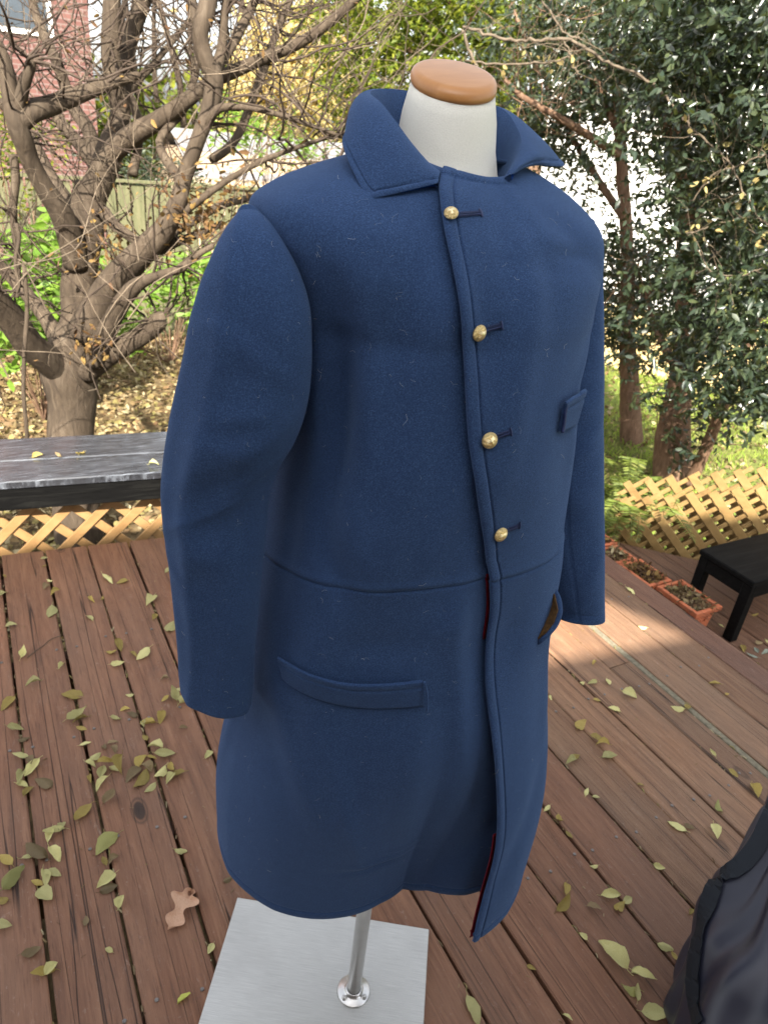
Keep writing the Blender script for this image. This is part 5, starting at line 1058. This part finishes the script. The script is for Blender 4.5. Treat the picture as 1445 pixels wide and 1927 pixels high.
def leaf_mesh(seed):
    r_ = random.Random(seed); nx_, ny_ = 11, 7; V = []; cu, fo, tw = r_.uniform(-.45, .65), r_.uniform(.20, 1.0) * r_.choice([1, 1, -1]), r_.uniform(-1.2, 1.2); w0 = r_.uniform(.42, .60); bend = r_.uniform(-.15, .15); pk = r_.uniform(.36, .46)
    for i in range(nx_):
        t = i / (nx_ - 1); w = w0 * .5 * (math.sin(math.pi * t ** (math.log(.5) / math.log(pk))) ** .85 if 0 < t < 1 else .015) * (1 + .05 * math.sin(i * 2.3 + seed)); 
        for j in range(ny_):
            s = (j / (ny_ - 1) - .5) * 2; y = s * w; z = abs(s) ** 1.2 * w * fo + cu * (t - .4) ** 2 * 1.6 + .05 * tw * s * (t - .5) * 2 + .018 * math.sin(t * 14 + s * 3 + seed)
            V.append((t - .5, y + bend * math.sin(math.pi * t), z))
    Fq = [(i * ny_ + j, (i + 1) * ny_ + j, (i + 1) * ny_ + j + 1, i * ny_ + j + 1) for i in range(nx_ - 1) for j in range(ny_ - 1)]
    b = len(V); st = [(-.5, 0, V[3][2]), (-.62, .02, .0 + V[3][2] * .6), (-.70, .05, .02)]
    for x, y, z in st: V += [(x, y - .011, z), (x, y + .011, z), (x, y, z + .02)]
    for q in range(2):
        for j in range(3): Fq.append((b + q * 3 + j, b + q * 3 + (j + 1) % 3, b + q * 3 + 3 + (j + 1) % 3, b + q * 3 + 3 + j))
    mz = min(v[2] for v in V); V = [(x, y, z - mz) for x, y, z in V]
    me = bpy.data.meshes.new('fallen_leaf'); me.from_pydata(V, [], Fq); me.update(); me.polygons.foreach_set('use_smooth', [True] * len(me.polygons)); return me
protos = {}
def get_leaf(c, v):
    if (c, v) not in protos: me = leaf_mesh(c * 37 + v * 5 + 3); me.materials.append(FM[c]); protos[(c, v)] = me
    return protos[(c, v)]
from collections import defaultdict
rowsL = defaultdict(list)
allgap = sorted(gaps + [1.745, 1.772, 1.92, 2.06, 2.17])
ordw = ['first', 'second', 'third', 'fourth', 'fifth', 'sixth', 'seventh', 'eighth', 'ninth', 'tenth', 'eleventh', 'twelfth', 'thirteenth', 'fourteenth', 'fifteenth', 'sixteenth', 'seventeenth', 'eighteenth', 'nineteenth', 'twentieth'] 
for (x, y, Ln, c, z) in LEAVES:
    if z < -.1: rowsL[(-1, c)].append((x, y, Ln, c, z)); continue
    b = sum(1 for g in allgap if g < x); rowsL[(b, c)].append((x, y, Ln, c, z))
base_b = sum(1 for g in allgap if g < -.10)
for (b, c), L_ in rowsL.items():
    L_.sort(key=lambda q: -q[1])
    for k, (x, y, Ln, c, z) in enumerate(L_):
        o = bpy.data.objects.new('fallen_leaf', get_leaf(c, rnd.randrange(7))); link(o)
        s = max(Ln, .018) * 1.14; o.scale = (s, s * rnd.uniform(.85, 1.1), s * rnd.uniform(.7, 1.5)); o.location = (x, y, z + .0015 + (rnd.random() < .2) * .004)
        o.rotation_euler = (rnd.gauss(0, .18), rnd.gauss(0, .14), rnd.uniform(0, 6.28))
        n_ = b - base_b + 1
        where = 'on the lower deck' if b < 0 else (('on the %s deck board from the photo left' % ordw[max(0, n_ - 1)]) if x < .75 else ('on the %s board left of the step' % ordw[len(allgap) - b]))
        num = ordw[k] if k < 20 else str(k + 1)
        tag(o, '%s %s leaf from far end, %s' % (num, NAMES[c], where), 'leaf', 'leaves fallen on the decks')
for k, ((x, y, z), c, nm) in enumerate((((.102, 2.695, .312), 1, 'leftmost'), ((.166, 2.685, .312), 2, 'second'), ((.246, 2.675, .312), 1, 'third'), ((.478, 2.501, .312), 0, 'rightmost'))):
    o = bpy.data.objects.new('fallen_leaf', get_leaf(c, k)); link(o); o.scale = (.04, .04, .055); o.location = (x, y, z); o.rotation_euler = (.5 if c else .1, -.2, k * 1.9)
    tag(o, 'dry curled leaf lying on top of the black bench, %s of four' % nm, 'leaf', 'leaves on the bench')
# oak leaf with rounded lobes, one lobe folded over
out = [(-.50, .02), (-.40, .04), (-.34, .17), (-.24, .27), (-.15, .21), (-.10, .10), (-.02, .12), (.04, .30), (.14, .40), (.23, .33), (.22, .17), (.27, .11), (.36, .15), (.46, .12), (.50, 0)]
up_ = out; dn_ = [(x, -y * 1.05) for x, y in out]; V = []; ns = 8
for (x, y), (_, y2) in zip(up_, dn_):
    for j in range(ns + 1):
        s = j / ns; yy = y + (y2 - y) * s; z = .04 + .75 * abs(s - .5) ** 2 * (.4 + .8 * max(0, x + .2)) + .14 * math.sin(x * 6 + 1) + (.9 * max(0, -x - .15) ** 1.2)
        V.append((x, yy, z + .02 * math.sin(x * 20 + s * 9)))
Fq = [(i * (ns + 1) + j, (i + 1) * (ns + 1) + j, (i + 1) * (ns + 1) + j + 1, i * (ns + 1) + j + 1) for i in range(len(out) - 1) for j in range(ns)]
me = bpy.data.meshes.new('oak_leaf'); me.from_pydata(V, [], Fq); me.update(); me.materials.append(fallen('leaf_oak', (.42, .24, .14), (.55, .36, .25), .15)); me.polygons.foreach_set('use_smooth', [True] * len(me.polygons))
o = link(bpy.data.objects.new('oak_leaf', me)); o.scale = (.105, .085, .10); o.location = (.182, .968, -.002); o.rotation_euler = (.1, .05, math.radians(48)); m_ = o.modifiers.new('s', 'SUBSURF'); m_.levels = m_.render_levels = 1
tag(o, 'large curled tan oak leaf with rounded lobes left of the metal base', 'leaf')
tw_ = spline([ground(x, y, .004) for x, y in ((52, 1238), (66, 1226), (82, 1215), (96, 1203), (116, 1196))], 20)
tag(tube('fallen_twig', tw_, .0011, MAT['pale'], None, 6), 'thin pinkish bare stem lying across a deck board at the left', 'twig')
# crumbs and pine needles between the boards
lst = []
for g in allgap:
    if g < -.1 or .9 > g > .7: continue
    for _ in range(34):
        y = rnd.uniform(.3, 2.4); x = g + rnd.gauss(0, .002); a_ = rnd.gauss(math.pi / 2, .35); ln_ = rnd.uniform(.006, .022); lst.append((np.array([(x, y, -.006 + rnd.uniform(0, .005)), (x + math.cos(a_) * ln_ * .5, y + math.sin(a_) * ln_ * .5, -.001), (x + math.cos(a_) * ln_, y + math.sin(a_) * ln_, -.005)]), rnd.choice([.0008, .0014, .002])))
for _ in range(240):
    x, y = rnd.uniform(-.1, 2.1), rnd.uniform(.3, 2.3); a_ = rnd.random() * 6.28; ln_ = rnd.uniform(.002, .012); lst.append((np.array([(x, y, .001), (x + math.cos(a_) * ln_ * .5, y + math.sin(a_) * ln_ * .5, .002), (x + math.cos(a_) * ln_, y + math.sin(a_) * ln_, .001)]), rnd.choice([.0004, .0006, .0009])))
tag(tubes('leaf_crumbs', lst, MAT['litter'], None, 5), 'leaf crumbs and bits of stem caught in the gaps between deck boards', 'debris', None, 'stuff')
